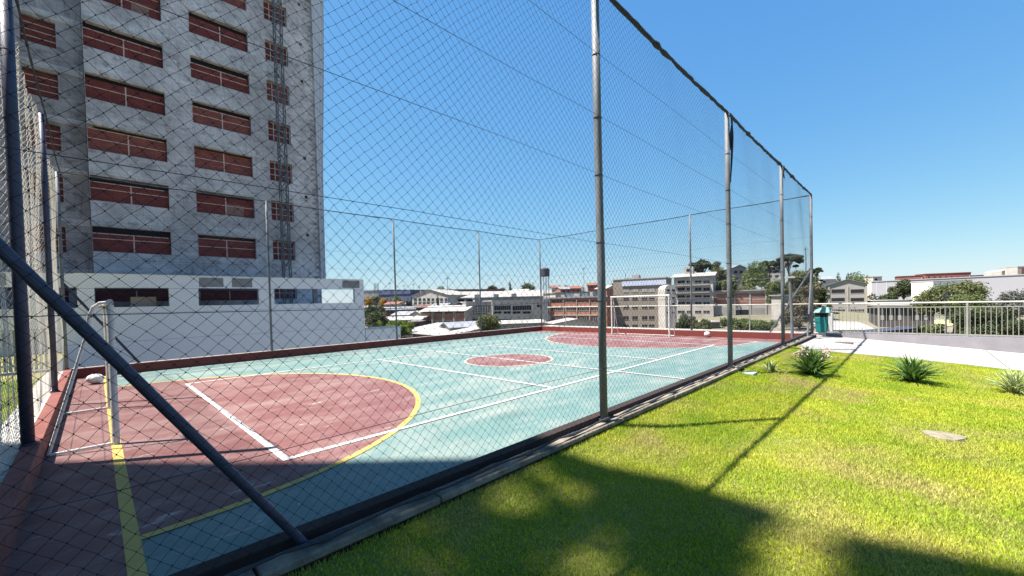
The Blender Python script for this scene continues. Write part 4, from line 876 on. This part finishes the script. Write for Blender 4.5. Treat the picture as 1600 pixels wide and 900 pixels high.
# small houses of the valley, each its own look
hs = [(566, 482, 28, 250, broof, bwhite, 'small white roofed house low at the far left of the valley'), (600, 476, 22, 240, tile, bgrey, 'grey house under the dark blue hall'), (622, 478, 20, 230, broof, bgrey, 'house with bright roof below the blue hall right end'),
      (604, 485, 26, 200, rgrey, bdkbrick, 'dark walled house with a white roof left of the second fence post'), (632, 484, 22, 205, rgrey, bdkbrick, 'dark roofed house left of the industrial hall'), (650, 481, 24, 190, bdkbrick, bdkbrick, 'dark low house below the glazed hall end'),
      (612, 493, 30, 170, rgrey, bdkbrick, 'long dark shed above the long white shed'), (642, 492, 18, 165, beige, bwhite, 'small pale house beside the brick block'), (672, 480, 24, 180, rgrey, bgrey, 'grey roofed house in front of the colonnade'),
      (705, 478, 28, 175, broof, bdkbrick, 'house with white curved canopy behind the brick block'), (862, 450, 16, 240, tile, bwhite, 'tiled house right of the water tower'), (876, 452, 18, 230, rgrey, bbrick, 'small brick house right of the water tower'),
      (892, 451, 16, 232, tile, bbrick, 'brick house with a tile roof left of the lamp pole'), (918, 446, 22, 236, tile, bbrick, 'bright tiled house just left of the nearest fence post'), (930, 452, 18, 215, beige, bbrick, 'pale roofed brick house near the nearest fence post'),
      (948, 450, 18, 222, rgrey, bwhite, 'white house half hidden by the nearest fence post'), (800, 456, 24, 260, broof, bwhite, 'pale distant house behind the rooftop block'), (828, 457, 22, 255, rgrey, bgrey, 'grey distant house behind the rooftop block')]
for i, (u, v, wp, d, rm, wm, lb_) in enumerate(hs):
    f = Fac('small_house', lb_, u, d, u+wp, d+rnd.uniform(-6, 6), v); f.body(8, wm); f.gable(8, rm, 1.5, rnd.choice('xxy'), .5)
    f.window(u+wp*.2, u+wp*.38, v+1.8, v+4.2, dark); f.window(u+wp*.6, u+wp*.78, v+1.8, v+4.2, dark)
# ------------------------------------------------------------------ water tower, masts, poles
p = at(852, 470, 118); gz = float(terrain_z(p[0], p[1])); ztop = float(at(852, 418, 118)[2]); zbt = float(at(852, 432, 118)[2])
wt = thing('water_tower', 'dark round water tank on a tall steel lattice stand', 'water tower', (p[0], p[1], gz)); zt2 = ztop-gz; zb2 = zbt-gz
MB().lathe([(1.3, zb2), (1.45, zb2+.2), (1.45, zt2-.5), (1.1, zt2-.2), (.2, zt2)], 20).build('tank', mat('dark_tank', (.06, .055, .07), .6, var=.6, vscale=1), wt)
for a in (0.4, 1.97, 3.54, 5.11): MB().tube([(1.25*math.cos(a), 1.25*math.sin(a), 0), (1.15*math.cos(a), 1.15*math.sin(a), zb2)], .1, 6).build('leg', galv, wt)
mb = MB(); nb = 7
for i in range(nb):
    for k_ in range(4):
        a, b = .4+1.57*k_, .4+1.57*(k_+1); za, zb3 = zb2*i/nb, zb2*(i+1)/nb
        mb.tube([(1.2*math.cos(a), 1.2*math.sin(a), za), (1.2*math.cos(b), 1.2*math.sin(b), zb3)], .04, 4); mb.tube([(1.2*math.cos(a), 1.2*math.sin(a), zb3), (1.2*math.cos(b), 1.2*math.sin(b), zb3)], .04, 4)
mb.build('bracing', galv, wt)
p = at(588, 442, 200); gz = float(terrain_z(p[0], p[1])); lm = thing('lattice_pylon', 'grey lattice pylon rising left of the far blue hall', 'pylon', (p[0], p[1], gz)); h_ = float(p[2])-gz; mb = MB()
for sx in (-.7, .7):
    for sy in (-.7, .7): mb.tube([(sx*1.3, sy*1.3, 0), (sx, sy, h_)], .1, 4)
mb.build('legs', galv_dark, lm); mb = MB()
for i in range(12):
    z = h_*i/12; s_ = 1 if i % 2 else -1
    for sy in (-.8, .8): mb.tube([(-.8*s_, sy, z), (.8*s_, sy, z+h_/12)], .06, 4); mb.tube([(-.8, sy, z), (.8, sy, z)], .05, 4)
mb.build('bracing', galv_dark, lm)
def pole(label, u, vt, d, r=.09, arms=((0, .8),), cat='utility pole', name='utility_pole'):
    p = at(u, vt, d); gz = float(terrain_z(p[0], p[1])); h_ = float(p[2])-gz; t = thing(name, label, cat, (p[0], p[1], gz), .6, 'utility poles over the town')
    MB().tube([(0, 0, 0), (0, 0, h_)], r, 6, r*.7).build('shaft', galv_dark, t)
    mb = MB()
    for dz_, w_ in arms: mb.box(-w_, w_, -.06, .06, h_-dz_-.9, h_-dz_-.75)
    mb.build('crossarm', galv_dark, t)
    mb = MB()
    for dz_, w_ in arms:
        for x_ in (-w_*.9, 0, w_*.9): mb.tube([(x_, 0, h_-dz_-.75), (x_, 0, h_-dz_-.45)], .06, 5)
    mb.build('insulator', bgrey, t)
for q in ((609, 440, 180, 'tall pole right of the lattice pylon'), (631, 444, 190, 'thin pole between the blue hall and the industrial hall'), (646, 442, 200, 'pole just left of the glazed hall end'), (655, 446, 210, 'short far pole above the glazed hall gable'),
          (699, 432, 150, 'tall thin pole rising in front of the long hall'), (912, 417, 170, 'tall pole above the brick factory sign'), (1259, 386, 150, 'dark pole on the hill right of the umbrella pine', )):
    pole(q[3], q[0], q[1], q[2], .16 if q[0] == 1259 else .09)
pole('pale pole standing behind the railing', 1478, 455, 60, .1)
# ------------------------------------------------------------------ trees placed
T = [('broad_tree', 'dark tree right of the podium end', 584, 478, 52, 110, 'dark', 'round', 6000), ('broad_tree', 'lime green tree below the long shed left of a post', 607, 497, 38, 104, 'bright', 'bush', 4000), ('broad_tree', 'lime green tree below the long shed right of a post', 633, 499, 26, 106, 'bright', 'bush', 3000),
     ('broad_tree', 'rounded olive bush in front of the white office', 763, 492, 42, 98, 'olive', 'round', 6000), ('orange_tree', 'orange tinged tree far left under the pale hall', 575, 464, 18, 300, 'orange', 'round', 1500), ('orange_tree', 'orange tinged tree under the blue hall', 598, 466, 18, 300, 'orange', 'round', 1500),
     ('broad_tree', 'green tree between the orange trees far left', 586, 463, 20, 310, 'mid', 'round', 1500), ('broad_tree', 'green tree under the blue hall right end', 620, 465, 26, 300, 'mid', 'round', 1800), ('broad_tree', 'dark tree left of the glazed hall', 640, 465, 18, 225, 'dark', 'round', 1800),
     ('cypress', 'dark narrow cypress in front of the industrial hall', 684, 458, 7, 175, 'dark', 'column', 1500), ('broad_tree', 'green rounded tree behind the hall roof', 689, 447, 26, 300, 'mid', 'round', 1800), ('broad_tree', 'small dark tree behind the hall roof', 703, 449, 10, 300, 'dark', 'round', 900),
     ('broad_tree', 'dark spreading tree behind the long hall middle', 720, 449, 16, 300, 'dark', 'round', 1200), ('broad_tree', 'small dark tree behind the long hall', 738, 449, 14, 305, 'dark', 'round', 1000), ('broad_tree', 'tall dark tree behind the long hall right part', 768, 443, 18, 290, 'dark', 'round', 1500),
     ('cypress', 'tall dark tree near the far right of the long hall', 797, 438, 9, 280, 'dark', 'column', 1500), ('broad_tree', 'dark tree cluster left of the water tower', 826, 444, 34, 290, 'dark', 'round', 2500), ('broad_tree', 'low dark tree left of the tall dark tree', 784, 448, 20, 300, 'dark', 'round', 1200),
     ('broad_tree', 'small tree on the skyline right of the water tower', 883, 442, 10, 280, 'olive', 'round', 900), ('broad_tree', 'low trees above the brick factory', 905, 447, 30, 275, 'olive', 'round', 1600), ('broad_tree', 'tree above the tiled house near the nearest post', 928, 440, 18, 280, 'mid', 'round', 1200), ('broad_tree', 'low flat tree on the skyline above the brown block', 992, 431, 38, 230, 'dark', 'umbrella', 2500),
     ('broad_tree', 'small tree on the skyline right of the nearest post', 958, 437, 16, 250, 'dark', 'round', 1000), ('umbrella_pine', 'large dark umbrella pine above the white apartments', 1098, 402, 48, 178, 'dark', 'umbrella', 7000), ('broad_tree', 'olive tree right of the white apartments', 1122, 416, 32, 170, 'olive', 'round', 4000),
     ('broad_tree', 'round lime bush beside the white apartments', 1117, 437, 20, 160, 'mid', 'bush', 2000), ('broad_tree', 'bright green hill tree between the hill houses', 1174, 410, 48, 165, 'mid', 'round', 6000), ('broad_tree', 'low green hill tree under the bright hill tree', 1160, 436, 40, 158, 'olive', 'bush', 3500), ('broad_tree', 'dense green tree below the hill house', 1200, 432, 40, 155, 'mid', 'bush', 3500),
     ('umbrella_pine', 'tall dark umbrella pine crossed by a fence post', 1232, 394, 42, 160, 'dark', 'umbrella', 7000), ('umbrella_pine', 'small dark umbrella pine left of the tall one', 1202, 406, 24, 172, 'dark', 'umbrella', 2500), ('broad_tree', 'brownish tree behind the gate post', 1251, 424, 46, 135, 'olive', 'round', 6000), ('broad_tree', 'brown leafy tree low behind the far corner brace', 1248, 462, 50, 112, 'brown', 'bush', 5000),
     ('umbrella_pine', 'dark pine beside the far corner post', 1276, 417, 22, 140, 'dark', 'umbrella', 2500), ('broad_tree', 'dark tree right of the far corner post', 1280, 436, 24, 130, 'dark', 'round', 3000), ('conifer', 'dark pointed tree above the grey parking block', 1310, 427, 14, 260, 'dark', 'column', 1200), ('conifer', 'second dark pointed tree above the grey parking block', 1324, 427, 14, 262, 'dark', 'column', 1200),
     ('broad_tree', 'rounded green tree on the skyline right of the pointed trees', 1341, 428, 36, 265, 'mid', 'round', 2000), ('broad_tree', 'low trees below the skyline in front of the pale hall', 1382, 458, 40, 170, 'dark', 'bush', 2500), ('broad_tree', 'dark tree left of the white cube building', 1412, 436, 26, 165, 'dark', 'round', 3000), ('broad_tree', 'small round tree in front of the pale hall', 1394, 446, 14, 190, 'olive', 'round', 1000),
     ('broad_tree', 'large olive tree right of the white cube building', 1490, 437, 92, 92, 'olive', 'round', 26000), ('broad_tree', 'lower green tree right of the large olive tree', 1520, 456, 70, 84, 'mid', 'bush', 8000), ('bare_tree', 'grey rounded tree in front of the pale metal hall', 1580, 456, 50, 88, 'grey', 'round', 6000), ('broad_tree', 'dark dense trees behind the railing right part', 1545, 476, 80, 70, 'dark', 'bush', 10000), ('broad_tree', 'dark dense trees at the right edge behind the railing', 1600, 474, 80, 66, 'dark', 'bush', 9000),
     ('broad_tree', 'dark dense tree behind the railing below the olive tree', 1517, 480, 52, 74, 'dark', 'bush', 8000), ('broad_tree', 'dark green tree low on the hill left of the third fence post', 1212, 440, 34, 140, 'mid', 'round', 4500), ('broad_tree', 'olive tree beside the hillside house gable', 1140, 428, 26, 150, 'olive', 'round', 3000),
     ('broad_tree', 'round green tree behind the bright hill tree', 1190, 418, 30, 182, 'olive', 'round', 3000), ('broad_tree', 'brown green tree between the gate post and the far corner post', 1262, 440, 34, 122, 'brown', 'round', 4500), ('broad_tree', 'dense dark green tree above the striped block roof', 1134, 440, 28, 156, 'mid', 'bush', 2500),
     ('broad_tree', 'leafy tree under the tall umbrella pine', 1240, 436, 34, 142, 'olive', 'round', 4000), ('broad_tree', 'dark tree at the foot of the parking block', 1290, 470, 22, 120, 'dark', 'bush', 2500),
     ('bush', 'grey green bush by the dry field', 1459, 500, 30, 84, 'olive', 'bush', 4000), ('bush', 'green bushes in front of the striped block', 1150, 498, 44, 118, 'mid', 'bush', 5000), ('bush', 'wide green bushes below the grey service bay', 1186, 498, 56, 112, 'mid', 'bush', 6000), ('bush', 'dark bush at the foot of the white apartments', 1072, 490, 34, 118, 'dark', 'bush', 4000), ('bush', 'low olive bush left of the flat annex', 1092, 499, 36, 112, 'olive', 'bush', 3500),
     ('bush', 'dark bush right of the dry field', 1440, 506, 20, 90, 'dark', 'bush', 1500), ('broad_tree', 'small dark shrubs beside the warehouse', 716, 518, 20, 88, 'mid', 'bush', 1500)]
for i, (nm, lb_, u, vt, wp, d, kind, style, n_) in enumerate(T):
    tree(nm, lb_, u, vt, 0, wp, d, kind, 20+i, n_, crown=.72 if style == 'round' else .95, leaf=.07+.0019*d*.8, style=style)
# dry field behind the railing
dfm = mat('dry_field_grass', (.42, .36, .16), .95, var=.6, vscale=.25, col2=(.3, .28, .12)); mb = MB(); pts = []
for q in range(20):
    a = 6.283*q/20; c = on_z(1432+70*math.cos(a), 505.5+7.5*math.sin(a), -7.9); pts.append((c[0], c[1], max(-7.9, float(terrain_z(c[0], c[1]))+.25)))
mb.add(pts, [tuple(range(20))]); mb.add([(p_[0], p_[1], -9) for p_ in pts]+pts, [(i, (i+1) % 20, 20+(i+1) % 20, 20+i) for i in range(20)]); tag(mb.build('dry_field', dfm), kind='structure')
# ------------------------------------------------------------------ apartment building behind the camera, its roof shades the near lawn and court
HB = 26.0; SX, SY = SUNK[0]*(HB+.15), SUNK[1]*(HB+.15); HW = 19.5; TX2, TY2 = SUNK[0]*(HW+.15), SUNK[1]*(HW+.15)
bshade = mat('brown_render', (.12, .1, .09), .9)
ab = thing('residential_block', 'tall residential block standing behind the viewpoint and casting the big shadow', 'building', (0, 0, 0))
body = [(-13, -9.8), (-4.99, -2.2), (-2.73, -.3), (-.71, 1.4), (.6, 1.6), (12, 1.6)]
bp = [(x-TX2, y-TY2) for x, y in body]
MB().prism(bp+[(bp[-1][0], -26), (-30, -26)], -.3, HW).build('wall', bshade, ab)
slab = [(-13, -7.6), (-4.99, 0.0), (-2.73, 1.9), (-.71, 3.8), (-.1, 4.1), (-.1, 1.2), (-6, -9)]
MB().prism([(x-SX, y-SY) for x, y in slab], HB-.3, HB).build('roof_slab', bshade, ab)
MB().prism([(x-SX, y-SY) for x, y in [(3.6, 4.6), (6.5, 5.0), (12, 5.2), (12, 1), (3.6, 1)]], HB-.3, HB).build('roof_slab', bshade, ab)
for cx_, cy_ in ((-9, -5.4), (-4.6, -1.2), (-1.3, 1.6), (4.2, 2.2), (8, 2.4)):
    MB().box(cx_-SX-.2, cx_-SX+.2, cy_-SY-2.4, cy_-SY-2.0, HW+.002, HB-.302).build('column', bshade, ab)
ex = [-.1, .06, 1.24, 2.0, 2.45, 2.95, 3.35, 3.6]; ey = [4.08, 4.16, 4.41, 4.36, 4.3, 4.46, 4.56, 4.6]
hol = [(.38, 3.06, .24, .18, .42), (.62, 3.5, .2, .16, .38), (.25, 3.62, .2, .12, .3), (1.44, 2.66, .3, .22, .3), (1.25, 3.0, .2, .16, .14), (2.27, 3.8, .16, .5, .72), (2.36, 3.2, .14, .3, .4), (.5, 2.2, .3, .2, .1)]
mb = MB(); c_ = .05; ny_ = 66; nx_ = 74; rs = random.Random(4)
for i in range(nx_):
    for j in range(ny_):
        x = -.1+i*c_; y = 1.3+j*c_
        if y+c_ > np.interp(x, ex, ey): continue
        p_ = 0
        for hx, hy, rx, ry, cv in hol:
            q = ((x-hx)/rx)**2+((y-hy)/ry)**2
            if q < 1.6: p_ = max(p_, cv*min(1, (1.6-q)/.7))
        if rs.random() < p_: continue
        mb.quad((x-SX, y-SY, HB-.05), (x+c_-SX, y-SY, HB-.05), (x+c_-SX, y+c_-SY, HB-.05), (x-SX, y+c_-SY, HB-.05))
tr_ = mb.build('shade_screen', bshade, ab); md = tr_.modifiers.new('s', 'SOLIDIFY'); md.thickness = .03  # unseen screen added to shape the lawn's light patches, cells dropped at random
for fl in range(6):
    for q in range(8):
        a = Vector(bp[4]).lerp(Vector(bp[5]), .04+.12*q); e = Vector(bp[4]).lerp(Vector(bp[5]), .04+.12*q+.07)
        MB().box(a.x, e.x, a.y-.05, a.y+.02, 1+fl*3.1, 2.4+fl*3.1).build('window', glass, ab)
